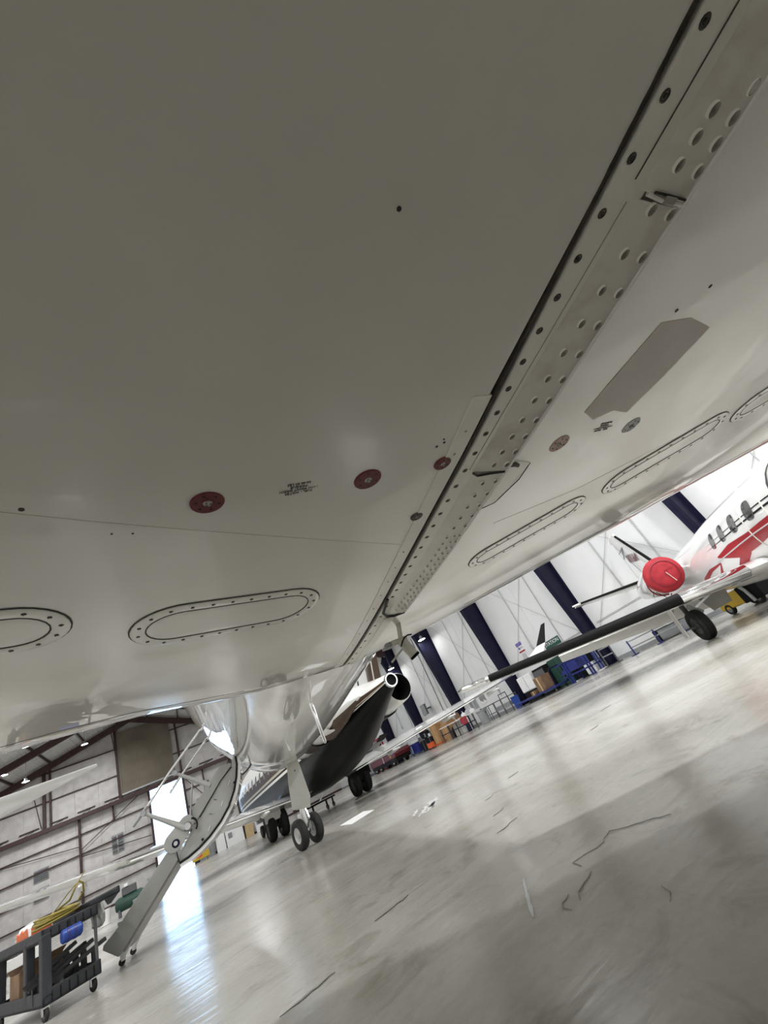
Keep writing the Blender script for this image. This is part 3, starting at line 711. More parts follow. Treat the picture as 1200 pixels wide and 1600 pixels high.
for s_ in (-1, 1):
    wheel(jet, 'nose_wheel', ngp + ax * (.130 * s_) + Vector((0, 0, .205)), ax, .205, .115)
gd = [(.005, 1.235), (.167, 1.19), (.180, 1.12), (.212, .62), (.166, .475), (-.105, .545), (-.06, .90)]
gdp = MB().prism(gd, lambda a, b2, t: (a, 8.02 + t + .10 * a, b2), 0, .022).build('gear_door', 'gear_grey', jet, 0, .005)
MB().rev([(.001, -.006), (.011, -.006), (.012, 0), (.001, 0)], (.085, 8.026, 1.035), (0, -1, 0), n=12, cap=False).build('door_latch', 'grey_dk', gdp, 40)
for x in (.03, .15): MB().bar((x, 8.05, 1.2), (x, 8.2, 1.3), .02).build('door_hinge', 'steel', gdp, 0)
# ---- airstair door hanging open on the left
ad = bpy.data.objects.new('airstair_door', None); COL.objects.link(ad); ad.parent = jet
V0, V1 = 6.45, 7.10
arc = [(-.679, 1.436), (-.684, 1.295), (-.722, 1.156), (-.778, 1.028), (-.868, .895), (-.983, .787), (-1.12, .697), (-1.246, .638), (-1.365, .602), (-1.463, .588)]
def off_arc(d):
    out = []
    for i, p in enumerate(arc):
        a, b2 = arc[max(0, i - 1)], arc[min(len(arc) - 1, i + 1)]; L = math.hypot(b2[0] - a[0], b2[1] - a[1])
        nx, nz = -(b2[1] - a[1]) / L, (b2[0] - a[0]) / L
        out.append((p[0] + nx * d, p[1] + nz * d))
    return out
uz = lambda a, b2, t: (a, t, b2)
o1 = off_arc(.045); o0 = off_arc(.004)
MB().prism(o1 + o0[::-1], uz, V0 + .012, V1).build('outer_skin', 'jet_white_b', ad, 35)
MB().tube([(a, V0 + .004, b2) for a, b2 in arc], .011, 8).build('door_seal', 'black', ad, 60)
MB().tube([(a, V1, b2) for a, b2 in arc], .011, 8).build('door_seal', 'black', ad, 60)
inn = off_arc(-.012); bl = [(-.752, 1.292), (-.899, 1.20), (-1.195, .923), (-1.36, .75), (-1.455, .60)]
MB().prism(inn + [(-1.48, .63)] + [(-1.37, .76), (-1.20, .93), (-.905, 1.205), (-.758, 1.30)][0:], uz, V0 + .02, V1 - .02).build('inner_panel', 'door_light', ad, 0, .004)
MB().tube([(a, V0 + .012, b2) for a, b2 in bl[:3]], .006, 6).build('panel_gap', 'black', ad, 60)
st = [(-.75, 1.338), (-.884, 1.348), (-1.229, 1.064), (-1.299, .996), (-1.37, .93), (-1.215, .915), (-.905, 1.195), (-.765, 1.30)]
for v_ in (V0 + .008, V1 - .03): MB().prism(st, uz, v_, v_ + .022).build('stringer', 'door_grey', ad, 0, .003)
for (a, b2) in ((-.93, 1.25), (-1.10, 1.11)): MB().box((a, (V0 + V1) / 2, b2), (.20, V1 - V0 - .05, .03), Matrix.Rotation(R(-2), 3, 'Y')).build('tread', 'door_light', ad, 0, .004)
cp = MB(); c0, c1, rr_ = Vector((-1.49, 0, .80)), Vector((-1.33, 0, .925)), .098
d = (c1 - c0).normalized(); nrm = Vector((-d.z, 0, d.x)); poly = []
for k in range(13): a = math.pi / 2 + math.pi * k / 12; q = c0 + d * math.cos(a) * rr_ + nrm * math.sin(a) * rr_; poly.append((q.x, q.z))
for k in range(13): a = -math.pi / 2 + math.pi * k / 12; q = c1 + d * math.cos(a) * rr_ * .8 + nrm * math.sin(a) * rr_ * .8; poly.append((q.x, q.z))
lp = MB().prism(poly, uz, V0 - .022, V0 + .006).build('pivot_plate', 'door_light', ad, 30, .004)
MB().rev([(.001, .008), (.024, .008), (.028, .004), (.040, .004), (.042, 0), (.001, 0)], (-1.468, V0 - .022, .782), (0, -1, 0), n=20, cap=False).build('pivot_boss', 'navy', lp, 40)
MB().rev([(.001, .012), (.020, .012), (.022, .008), (.001, .008)], (-1.468, V0 - .022, .782), (0, -1, 0), n=16, cap=False).build('boss_cap', 'grey_lt', lp, 40)
MB().rev([(.001, .03), (.034, .03), (.046, .01), (.048, 0), (.001, 0)], (-1.325, V0 - .022, .888), (0, -1, 0), n=18, cap=False).build('hinge_drum', 'steel', lp, 40)
MB().tube([(-1.28 + .055 * math.cos(a * .4 - .9), V0 - .03, .88 + .07 * math.sin(a * .4 - .9)) for a in range(7)], .009, 8).build('hinge_spring', 'black', lp, 60)
for k, (a, b2) in enumerate(((-.985, 1.02), (-1.06, .90))): MB().bar((a, V0 + .016, b2), (a - .03, V0 + .016, b2 + .012), .006).build('panel_slot', 'grey_dk', ad, 0)
for a, b2 in ((-.757, 1.11), (-1.20, .70)): MB().rev([(.001, .01), (.014, .01), (.014, 0), (.001, 0)], (a, V0 - .004, b2), (0, -1, 0), n=10, cap=False).build('latch_pin', 'black', ad, 40)
for a, b2 in ((-.80, 1.16), (-.92, .98), (-1.1, .80)): MB().bar((a, V0 + .017, b2), (a - .03, V0 + .017, b2 - .05), .012, .006).build('cover_strip', 'jet_white_b', ad, 0, .002)
low = [(-1.575, .735), (-1.500, .715), (-1.470, .63), (-1.50, .60), (-2.075, .100), (-2.10, .092), (-2.225, .205), (-2.215, .24), (-2.11, .30)]
ls = MB().prism(low, uz, V0 - .01, V0 + .02).build('lower_step', 'door_grey', ad, 0, .004)
MB().prism(low, uz, V1 - .03, V1).build('step_side', 'door_grey', ls, 0, .004)
MB().prism([(-1.475, .60), (-2.05, .10), (-2.07, .13), (-1.495, .63)], uz, V0 + .02, V1 - .03).build('step_back', 'door_light', ls, 0)
for t in (.25, .5, .75):
    a, b2 = -1.53 - .6 * t, .70 - .48 * t
    MB().b(a - .11, a + .05, V0 + .02, V1 - .03, b2 - .015, b2 + .015).build('step_tread', 'grey_md', ls, 0, .004)
MB().bar((-1.475, V0 + .0, .70), (-1.465, V0, .60), .01).build('panel_gap', 'black', ad, 0)
for v_ in (V0 + .12, V1 - .06):
    ft = MB().tube([(-1.985, v_, .20), (-2.04, v_, .14), (-2.09, v_, .075), (-2.09, v_, .035)], [.030, .032, .030, .022], 12).build('step_foot', 'white', ls, 40)
    MB().rev([(.001, -.016), (.026, -.016), (.030, -.01), (.030, .01), (.026, .016), (.001, .016)], (-2.10, v_, .030), (0, 1, 0), n=16, cap=False).build('foot_roller', 'tire', ft, 40)
# handrails and their links
def tubep(name, pts, r, mat='chrome', parent=ad, n=10): return MB().tube(pts, r, n).build(name, mat, parent, 60)
hr = tubep('handrail', [(-.905, V0, 1.95), (-1.441, V0, 1.506), (-1.654, V0, 1.307), (-1.70, V0, 1.265)], .016)
MB().tube([(-1.70, V0, 1.265), (-1.866, V0, 1.125)], .019, 10).build('rail_grip', 'grey_md', hr)
hr2 = tubep('handrail', [(-.895, V1 - .05, 1.92), (-1.39, V1 - .05, 1.504), (-1.548, V1 - .05, 1.362)], .016)
for p, q, w in (((-1.384, V0 + .03, 1.489), (-1.025, V0 + .03, 1.194), .022), ((-1.749, V0, 1.209), (-1.347, V0 - .02, .881), .024)):
    ar = MB().tube([p, ((p[0] + q[0]) / 2, p[1], (p[2] + q[2]) / 2), q], [w * .7, w, w * 1.5], 12).build('rail_arm', 'door_light', ad, 50)
    MB().rev([(.001, -.03), (.03, -.03), (.03, .03), (.001, .03)], p, (0, 1, 0), n=14, cap=False).build('arm_clamp', 'grey_md', ar, 40)
tubep('stay_rod', [(-1.211, V0 + .02, 1.303), (-1.294, V0 - .01, .93)], .009, 'grey_md'); tubep('stay_rod', [(-1.13, V1 - .1, 1.33), (-1.16, V1 - .1, 1.10)], .008, 'grey_md')
tubep('stay_rod', [(-.70, V0 + .02, 1.55), (-.665, V0 + .02, 1.46), (-.69, V0, 1.43)], .010, 'grey_md')
hg = MB().tube([(-.66, V0 - .005, 1.44), (-.66, V1, 1.44)], .028, 12).build('door_hinge', 'black', ad, 40)
tubep('door_cable', [(-.70, V1, 1.20), (-.60, V1 + .05, 1.24), (-.52, V1 + .1, 1.30)], .012, 'grey_dk')
# main gear, mostly behind the camera
for s_ in (-1, 1):
    g = MB().tube([(.08 + 1.3 * s_, -1.9, 1.1), (.08 + 1.3 * s_, -1.9, .33)], .06, 12).build('main_gear_strut', 'white', jet, 40)
    for q in (-1, 1): wheel(jet, 'main_wheel', (.08 + 1.3 * s_ + .17 * q, -1.9, .33), (1, 0, 0), .33, .2)

# ================================================================== BLACK AND BROWN JET (tail towards the camera)
bj = thing('business_jet', 'black, brown and white business jet parked tail towards the viewer', 'jet', (3.85, 16.3, 0), R(3))
BF = Fus([(-7.45, .15, 1.93), (-7.0, .24, 1.90), (-6.0, .48, 1.84), (-4.5, .80, 1.76), (-3, 1.00, 1.73), (-1, 1.12, 1.74), (3, 1.15, 1.76), (8, 1.15, 1.76), (9.5, 1.02, 1.68), (10.8, .76, 1.54), (11.7, .42, 1.42), (12.2, .04, 1.36)])
bf = BF.build('fuselage', 'livery', bj, 70, 64)
MB().rev([(.150, -7.42), (.158, -7.47), (.150, -7.51), (.118, -7.51), (.112, -7.40)], (0, 0, 1.93), (0, 1, 0), n=24, cap=False).build('tail_ring', 'chrome', bj, 60)
MB().rev([(.001, -7.44), (.125, -7.44), (.125, -7.40), (.001, -7.40)], (0, 0, 1.93), (0, 1, 0), n=20, cap=False).build('tailpipe_bore', 'dark_bore', bj, 40)
for k in range(8): BF.oval('cabin_window', 'glass', bj, 1.0 + .85 * k, -100, .14, 8.5, .005)
for s_ in (-1, 1):                                                    # engines
    X = .98 * s_
    nc = MB().rev([(.33, -5.95), (.36, -5.9), (.42, -5.0), (.46, -4.2), (.46, -3.4), (.42, -2.9), (.36, -2.75), (.33, -2.85), (.30, -3.2)], (X, 0, 1.95), (0, 1, 0), n=36, cap=False).build('engine_nacelle', 'jet_white_b', bj, 40)
    if s_ > 0: MB().rev([(.33, -5.95), (.31, -5.90), (.29, -5.2), (.001, -5.2)], (X, 0, 1.95), (0, 1, 0), n=30, cap=False).build('exhaust_bore', 'dark_bore', nc, 40)
    else:
        MB().tube([(X, -5.6, 1.95), (X + .10, -5.95, 1.95), (X + .26, -6.5, 1.94), (X + .40, -7.0, 1.93)], [.37, .30, .16, .02], 24).build('exhaust_fairing', 'jet_white_b', nc, 50)
        MB().tube([(X + .06, -5.4, 1.80), (X + .18, -6.1, 1.84), (X + .36, -6.85, 1.90)], [.33, .24, .05], 20).build('brown_stripe', 'wood_brown', nc, 50)
    MB().rev([(.462, -4.9), (.466, -4.5), (.463, -4.0)], (X, 0, 1.95), (0, 1, 0), n=36, cap=False).build('nacelle_band', 'sealant', nc, 40)
    MB().rev([(.001, -3.0), (.31, -3.0)], (X, 0, 1.95), (0, 1, 0), n=30, cap=False).build('fan', 'grey_dk', nc, 40)
    foil((.35 * s_, -3.6, 2.0), (.25 * s_, -5.4, 2.0), (.62 * s_, -3.6, 2.0), (.62 * s_, -5.4, 2.0), .22, (0, 0, 1)).build('engine_pylon', 'jet_white_b' if s_ > 0 else 'wood_brown', bj, 40)
    # wing with winglet
    w_ = foil((.55 * s_, 2.6, .80), (.55 * s_, -1.4, .74), (8.10 * s_, -2.72, 1.35), (8.10 * s_, -4.10, 1.35), .40, (0, 0, 1), tthick=.12, steps=6).build('wing', 'jet_white_b', bj, 40)
    MB().bar((.9 * s_, -1.5, .72), (5.2 * s_, -2.9, 1.06), .30, .025).build('flap', 'white', w_, 0, .006)
    for t in (.25, .5, .72): MB().tube([(8.35 * s_ * t, -1.0 - 3.1 * t * .8, .70 + .6 * t - .12), (8.35 * s_ * t, -2.0 - 2.6 * t * .8, .66 + .6 * t - .06)], [.07, .02], 10).build('flap_fairing', 'white', w_, 60)
    wl_ = MB()
    fn = foil((8.10 * s_, -2.72, 1.35), (8.10 * s_, -4.10, 1.35), (8.48 * s_, -3.70, 1.74), (8.48 * s_, -4.25, 1.74), .11, (-s_ * .7, 0, .7), tthick=.07, steps=2).build('winglet', 'jet_white_b', bj, 40)
    foil((8.48 * s_, -3.70, 1.74), (8.48 * s_, -4.25, 1.74), (8.72 * s_, -4.30, 2.36), (8.72 * s_, -4.52, 2.36), .07, (-s_, 0, .2), tthick=.05, steps=2).build('winglet_tip', 'black', fn, 40)
    foil((5.6 * s_, -1.54, 1.19), (5.6 * s_, -1.75, 1.19), (8.10 * s_, -2.68, 1.375), (8.10 * s_, -2.82, 1.375), .10, (0, 0, 1)).build('leading_edge', 'black', w_, 40)
    # gear
    gx = 1.47 * s_
    g = MB().tube([(gx * .92, .05, 1.0), (gx, 0, .42)], .07, 12).tube([(gx - .2, 0, .36), (gx + .2, 0, .36)], .045, 10).build('main_gear_strut', 'grey_dk', bj, 50)
    MB().bar((gx * .6, .3, .85), (gx, 0, .5), .05).bar((gx, -.2, .9), (gx, -.05, .5), .05).build('side_brace', 'grey_dk', g, 0)
    MB().bar((gx + .12 * s_, -.30, .95), (gx + .12 * s_, -.30, .50), .5, .02, (0, 1, 0)).build('gear_door', 'white' if s_ < 0 else 'black', g, 0, .004)
    for q in (-.19, .19): wheel(bj, 'main_wheel', (gx + q, 0, .38), (1, 0, 0), .38, .24, 'darkhub')
g = MB().tube([(0, 10.2, .95), (0, 10.15, .28)], .05, 12).tube([(-.14, 10.15, .24), (.14, 10.15, .24)], .03, 10).build('nose_gear_strut', 'grey_md', bj, 50)
MB().bar((0, 10.05, .6), (0, 9.9, .42), .05).bar((.0, 9.9, .42), (0, 10.1, .3), .05).build('torque_link', 'grey_dk', g, 0)
MB().b(-.32, -.05, 10.0, 10.4, .62, .78).build('gear_door', 'grey_lt', g, 0)
for q in (-.14, .14): wheel(bj, 'nose_wheel', (q, 10.15, .25), (1, 0, 0), .25, .16, 'darkhub')
# fin with a brown trailing band, rudder gap, ventral fin
fn = foil((0, -3.6, 2.55), (0, -6.9, 2.02), (0, -6.6, 5.6), (0, -8.4, 5.6), .32, (1, 0, 0), tthick=.2, steps=4).build('fin', 'jet_white_b', bj, 40)
foil((0, -6.35, 2.10), (0, -7.05, 2.00), (0, -8.0, 5.6), (0, -8.55, 5.6), .14, (1, 0, 0)).build('rudder', 'wood_brown', fn, 40)
MB().tube([(-.10, -6.0, 2.25), (-.09, -6.55, 3.4), (-.08, -7.2, 4.8)], .02, 6).build('rudder_gap', 'line', fn)
MB().tube([(-.12, -6.52, 3.25), (-.10, -5.9, 2.9)], .012, 6).build('rudder_gap', 'line', fn)
MB().tube([(-.13, -6.98, 2.12), (-.10, -7.3, 2.9), (-.09, -7.9, 4.5)], .015, 6).build('pinstripe', 'probe_grey', fn)
foil((-.1, -7.0, 5.5), (-.1, -8.4, 5.5), (-3.4, -8.3, 5.6), (-3.4, -9.1, 5.6), .14, (0, 0, 1)).build('tailplane', 'jet_white_b', bj, 40)
foil((.1, -7.0, 5.5), (.1, -8.4, 5.5), (3.4, -8.3, 5.6), (3.4, -9.1, 5.6), .14, (0, 0, 1)).build('tailplane', 'jet_white_b', bj, 40)
MB().bar((.52, -4.6, 1.06), (.55, -4.05, .98), .30, .03).build('belly_panel', 'grey_md', bj, 0)
MB().bar((.62, -3.9, 1.02), (.9, -3.95, .85), .05, .12).build('belly_fin', 'grey_lt', bj, 0, .006)
MB().bar((.55, -5.0, 1.15), (.60, -4.6, 1.06), .22, .02).build('vent_panel', 'black', bj, 0)
# tow dolly with small wheels under its belly
dl = thing('tow_dolly', 'low black wheeled dolly under the black jet belly', 'dolly', (4.55, 19.5, 0), R(20))
MB().b(-.75, .75, -.03, .03, .30, .36).build('crossbar', 'black', dl, 0, .004); MB().bar((0, 0, .33), (.5, .3, .62), .04).build('tow_arm', 'grey_lt', dl, 0)
for x in (-.6, -.35, .3, .6):
    lg = MB().bar((x, 0, .32), (x, 0, .10), .05).build('leg', 'black', dl, 0); wheel(lg, 'caster', (x, 0, .08), (1, 0, 0), .08, .05, 'darkhub')

# ================================================================== RED AND WHITE JET (nose towards the camera side)
rj = thing('business_jet', 'white business jet with red swoosh and black deiced wing at right', 'jet', (9.66, 3.44, 0), R(-225))
RF = Fus([(-9.4, .10, 1.75), (-8.4, .28, 1.68), (-6.5, .52, 1.48), (-4.5, .60, 1.30), (-2.5, .69, 1.20), (-.8, .77, 1.17), (1.8, .79, 1.16), (2.8, .76, 1.12), (3.6, .66, 1.02), (4.4, .50, .94), (5.0, .30, .90), (5.3, .04, .88)])
RF.build('fuselage', 'jet_white_b', rj, 70, 64)
for k, w in enumerate((-.15, .38, .95, 1.62)): RF.oval('cabin_window', 'glass', rj, w, 108, .115 + .01 * k, 11, .006, 20, 3)
for w, hw, a in ((2.75, .34, 112), ):
    RF.oval('windshield_frame', 'line', rj, w + .05, a + 6, hw + .07, 27, .005, 24, 3); RF.oval('windshield', 'glass_pale', rj, w + .05, a + 6, hw, 24, .009, 24, 3)
RF.decal('red_swoosh', 'red', rj, [(-.35, 86, 87.5), (.4, 70, 92), (1.2, 72, 90), (2.2, 78, 92), (3.2, 84, 94), (4.2, 90, 96)])
RF.decal('red_swoosh', 'red', rj, [(.75, 70, 82), (.2, 60, 70), (-.6, 46, 52), (-1.2, 40, 42)])
RF.decal('red_swoosh', 'red', rj, [(-.5, 78, 80), (-1.2, 75, 80), (-1.9, 66, 73), (-2.1, 62, 68)])
RF.decal('red_swoosh', 'red', rj, [(-.45, 79, 80), (-.9, 64, 69), (-1.6, 54, 58), (-2.1, 48, 50)])
for a, t in ((101, 1.4), (107, .8)): RF.decal('black_pinstripe', 'black', rj, [(-.6, a, a + .2), (.5, a - .5, a - .5 + t), (2.0, a - 1, a - 1 + t * 1.6), (3.4, a - 1, a - 1 + t * 2)], .0045)
for w in (1.25, 1.98):
    MB().tube([RF.pt(w + .10 * math.sin((a - 60) / 35), R(a), .006) for a in range(66, 150, 6)], .014, 6).build('door_seam', 'jet_white', rj, 60)
MB().tube([RF.pt(w, R(83 + 2 * math.sin(w)), .006) for w in (-.5, .1, .7, 1.3, 1.9)], .011, 6).build('skin_strap', 'grey_lt', rj, 60)
for s_ in (1, -1):
    w_ = foil((.70 * s_, .95, .66), (.70 * s_, -1.05, .72), (6.15 * s_, .80, 1.06), (6.15 * s_, -.25, 1.06), .26, (0, 0, 1), tthick=.11, steps=6).build('wing', 'jet_white_b', rj, 40)
    def lep(L, dz=0): t = (L - .70) / 5.45; return Vector((L * s_, .95 - .15 * t, .66 + .40 * t + dz))
    MB().tube([lep(1.0) + Vector((0, -.06, 0)), lep(1.06) + Vector((0, -.04, 0)), lep(2.12) + Vector((0, -.04, 0))], [.02, .105, .092], 16).build('polished_leading_edge', 'chrome', w_, 60)
    MB().tube([lep(2.12) + Vector((0, -.035, 0)), lep(3.5) + Vector((0, -.03, 0)), lep(5.60) + Vector((0, -.025, 0))], [.096, .082, .064], 16).build('deice_boot', 'boot', w_, 50)
    MB().tube([lep(5.66), lep(6.15) + Vector((0, -.1, 0)), lep(6.3) + Vector((0, -.3, 0))], [.055, .05, .02], 12).build('wing_tip_cap', 'chrome', w_, 60)
    fl = MB().add([Vector((1.15 * s_, -.98, .66)), Vector((1.15 * s_, -1.36, .44)), Vector((4.3 * s_, -.90, .76)), Vector((4.3 * s_, -.60, .88)), Vector((1.15 * s_, -.94, .63)), Vector((1.15 * s_, -1.38, .42)), Vector((4.3 * s_, -.92, .74)), Vector((4.3 * s_, -.57, .86))],
                  [(0, 1, 2, 3), (7, 6, 5, 4), (0, 4, 5, 1), (1, 5, 6, 2), (2, 6, 7, 3), (3, 7, 4, 0)]).build('flap', 'white', w_, 0)
    for L in (1.9, 3.6): MB().bar((L * s_, -.6, .70 + .05 * L), (L * s_, -1.1, .52 + .05 * L), .03, .06).build('flap_track', 'grey_lt', w_, 0)
    gx = 1.95 * s_
    g = MB().tube([(gx, -.05, .78), (gx - .03 * s_, -.12, .48)], .045, 12).tube([(gx - .03 * s_, -.12, .5), (gx, .08, .27)], .035, 10).tube([(gx - .12, .06, .27), (gx + .12, .06, .27)], .03, 10).build('main_gear_strut', 'grey_dk', rj, 50)
    MB().bar((gx - .7 * s_, -.1, .68), (gx - .05 * s_, -.1, .50), .035).bar((gx - .1 * s_, -.25, .72), (gx, -.12, .48), .03).build('side_brace', 'steel', g, 0)
    MB().bar((gx - .05 * s_, .05, .62), (gx - .20 * s_, .1, .42), .10, .08).build('brake_link', 'grey_md', g, 0, .01)
    MB().bar((gx + .24 * s_, .05, .80), (gx + .27 * s_, .05, .17), .24, .018, (1, 0, 0)).build('gear_door', 'white', g, 0, .004)
    MB().add([Vector((gx - .35 * s_, -.2, .70)), Vector((gx - .85 * s_, -.2, .66)), Vector((gx - .80 * s_, -.2, .38)), Vector((gx - .45 * s_, -.2, .36)), Vector((gx - .35 * s_, -.22, .70)), Vector((gx - .85 * s_, -.22, .66)), Vector((gx - .80 * s_, -.22, .38)), Vector((gx - .45 * s_, -.22, .36))],
             [(0, 1, 2, 3), (7, 6, 5, 4), (0, 4, 5, 1), (1, 5, 6, 2), (2, 6, 7, 3), (3, 7, 4, 0)]).build('inner_door', 'gear_grey', g, 0)
    wheel(rj, 'main_wheel', (gx - .03 * s_, .08, .27), (1, 0.12, 0), .27, .20, 'darkhub', True)
    # engine
    X = 1.18 * s_
    nc = MB().rev([(.24, -4.75), (.32, -4.05), (.385, -3.25), (.395, -2.65), (.38, -2.42)], (X, 0, 1.46), (0, 1, 0), n=32).build('engine_nacelle', 'jet_white_b', rj, 40)
    foil((.5 * s_, -2.75, 1.46), (.4 * s_, -4.15, 1.46), (.88 * s_, -2.85, 1.46), (.88 * s_, -4.05, 1.46), .2, (0, 0, 1)).build('engine_pylon', 'jet_white_b', rj, 40)
    # stabilizer
    st_ = foil((.15 * s_, -7.35, 1.92), (.15 * s_, -8.6, 1.88), (2.75 * s_, -7.85, 2.32), (2.75 * s_, -8.6, 2.30), .13, (0, 0, 1), tthick=.08).build('tailplane', 'jet_white_b', rj, 40)
    MB().tube([(.3 * s_, -7.36, 1.95), (2.6 * s_, -7.81, 2.30)], [.05, .035], 10).build('deice_boot', 'boot', st_, 50)
    MB().tube([(2.55 * s_, -7.8, 2.29), (2.85 * s_, -7.95, 2.335)], [.045, .03], 10).build('tip_cap', 'jet_white', st_, 50)
    # red engine cover, tied on: a thing of its own
for s_, lab in ((1, 'round red cloth cover over the near engine intake'), (-1, 'round red cloth cover over the far engine intake')):
    X = 1.18 * s_
    q = Matrix.Rotation(R(-225), 3, 'Z') @ Vector((X, -2.32, 1.46)) + Vector((9.66, 3.44, 0))
    ec = thing('engine_cover', lab, 'engine cover', q, R(-225), 'red engine covers')
    MB().rev([(.001, .10), (.10, .10), (.24, .085), (.33, .06), (.395, .02), (.42, -.03), (.425, -.12), (.415, -.22)], (0, 0, 0), (0, 1, 0), n=36, cap=False).build('cover_cloth', 'red_cloth', ec, 30)
    MB().rev([(.295, .088), (.31, .082), (.325, .072)], (0, 0, 0), (0, 1, 0), n=36, cap=False).build('stitched_ring', 'red_strap', ec, 30)
    MB().bar((-.02, .115, .01), (-.10, .115, -.26), .018, .012, (0, 1, 0)).build('pull_strap', 'pink_disc', ec, 0)
    MB().bar((-.26, .11, .07), (.0, .118, .05), .008, .01, (0, 1, 0)).build('seam', 'red_strap', ec, 0)
    sp_ = MB().tube([(.40 * s_ * math.cos(a), -.10 - .9 * math.sin((a + .2) * 1.35) * .55, -.42 * math.sin(a)) for a in [i * .2 for i in range(8)]], .018, 8).build('cover_strap', 'red_strap', ec, 60)
    MB().tube([(.40 * s_, -.16, -.24), (.36 * s_, -.62, -.30)], .009, 6).build('tie_cord', 'black', ec); MB().tube([(.36 * s_, -.16, -.27), (.10 * s_, -.70, -.46)], .009, 6).build('tie_cord', 'black', ec)
    MB().tube([(.10 * s_, -.2, -.44), (.02 * s_, -.6, -.46)], .013, 6).build('tie_cord', 'red_strap', ec)
fn = foil((0, -6.4, 2.0), (0, -8.7, 1.9), (0, -8.55, 3.98), (0, -9.65, 3.98), .18, (1, 0, 0), tthick=.12, steps=3).build('fin', 'jet_white_b', rj, 40)
MB().tube([(0, -6.5, 2.14), (0, -8.45, 3.90)], [.055, .045], 10).build('deice_boot', 'boot', fn, 50)
MB().tube([(0, -8.5, 3.99), (0, -9.3, 4.02), (0, -9.8, 3.96)], [.05, .06, .02], 10).build('tip_cap', 'jet_white', fn, 50)
MB().tube([(.09, -8.05, 2.0), (.07, -9.2, 3.7)], .012, 6).build('rudder_gap', 'grey_md', fn)
for p, q in (((.08, -8.35, 3.42), (.07, -9.35, 3.40)), ((.08, -8.35, 3.42), (.07, -9.2, 3.12))): MB().tube([p, q], .018, 6).build('trim_line', 'grey_md', fn)
# registration on the fin, seen from the jet's right side
text('registration', 'N6108', .46, 'maroon', fn, frame((0, -1, .18), (0, .18, 1), (1, 0, 0), (.100, -8.05, 2.85)), .004)
g = MB().tube([(0, 3.6, .6), (0, 3.75, .22)], .04, 12).build('nose_gear_strut', 'grey_md', rj, 50)
wheel(rj, 'nose_wheel', (0, 3.78, .20), (1, 0, 0), .20, .13, 'darkhub')

# ================================================================== WHITE T-TAIL JET (mostly out of frame at left)
tj = thing('business_jet', 'white jet at the left edge, only its high tailplane in view', 'jet', (-6.6, 15.0, 0), R(180))
TF = Fus([(-8.0, .15, 2.5), (-7, .42, 2.35), (-5, .8, 2.1), (-2, 1.0, 1.95), (5, 1.0, 1.95), (7, .7, 1.7), (8.2, .1, 1.5)])
TF.build('fuselage', 'jet_white_b', tj, 40, 40)
foil((0, -4.6, 2.8), (0, -7.6, 2.3), (0, -6.9, 4.75), (0, -8.0, 4.75), .26, (1, 0, 0), tthick=.2).build('fin', 'jet_white_b', tj, 40)
MB().rev([(.02, -8.15), (.12, -7.9), (.17, -7.4), (.15, -6.9), (.02, -6.5)], (0, 0, 4.78), (0, 1, 0), n=16, cap=False).build('tail_bullet', 'black', tj, 50)
for s_ in (-1, 1):
    t_ = foil((.05 * s_, -6.3, 4.95), (.05 * s_, -8.3, 4.55), (3.85 * s_, -7.2, 5.10), (3.85 * s_, -7.5, 5.06), .15, (0, 0, 1), tthick=.07).build('tailplane', 'jet_white_b', tj, 40)
    foil((.6 * s_, 1.4, 1.25), (.6 * s_, -.9, 1.2), (1.9 * s_, .9, 1.36), (1.9 * s_, -.8, 1.36), .26, (0, 0, 1)).build('wing_stub', 'jet_white_b', tj, 40)
    MB().tube([(1.2 * s_, -.3, 1.15), (1.2 * s_, -.3, .3)], .06, 10).build('main_gear_strut', 'white', tj, 40); wheel(tj, 'main_wheel', (1.2 * s_ + .12, -.3, .3), (1, 0, 0), .3, .2)
MB().tube([(0, 5.2, 1.2), (0, 5.2, .22)], .05, 10).build('nose_gear_strut', 'white', tj, 40); wheel(tj, 'nose_wheel', (.09, 5.2, .22), (1, 0, 0), .22, .14)

# ================================================================== UTILITY CART AND ITS LOAD
CA = Vector((-1.19, 5.80, 0)); CR = R(25)
def cw(x, y, z): return CA + Vector((x * math.cos(CR) - y * math.sin(CR), x * math.sin(CR) + y * math.cos(CR), z))
ct = thing('utility_cart', 'charcoal plastic two-shelf utility cart on casters at lower left', 'cart', CA, CR)
def tray(z0, z1, name):
    mb = MB().b(0, .42, 0, 1.55, z0, z0 + .025)
    for x0, x1, y0, y1 in ((0, .42, 0, .022), (0, .42, 1.528, 1.55), (0, .022, 0, 1.55), (.398, .42, 0, 1.55)): mb.b(x0, x1, y0, y1, z0, z1)
    t = mb.build(name, 'cart', ct, 0, .006)
    for k in range(6):
        MB().b(.06 + .06 * k, .068 + .06 * k, -.004, .0, z0 + .01, z1 - .02).build('rib', 'black', t, 0)
    return t
tray(.095, .195, 'lower_shelf'); tray(.515, .60, 'upper_shelf')
for x, y in ((.032, .04), (.032, .52), (.032, 1.51)): MB().b(x - .035, x + .035, y - .045, y + .045, .15, .56).build('corner_post', 'cart', ct, 0, .008)
for x, y in ((.40, .03), (.40, 1.52)): MB().tube([(x, y, .12), (x, y, .58)], .013, 10).build('side_pole', 'grey_dk', ct)
h = MB().b(.36, .60, .0, 1.55, .60, .645).b(.585, .615, .0, 1.55, .595, .655).build('handle', 'cart', ct, 0, .012)
MB().add([(.48, -.002, .60), (.60, -.002, .60), (.53, -.002, .545), (.505, -.002, .545), (.48, .02, .60), (.60, .02, .60), (.53, .02, .545), (.505, .02, .545)], [(0, 1, 2, 3), (7, 6, 5, 4), (0, 4, 5, 1), (1, 5, 6, 2), (2, 6, 7, 3), (3, 7, 4, 0)]).build('handle_bracket', 'cart', h, 0)
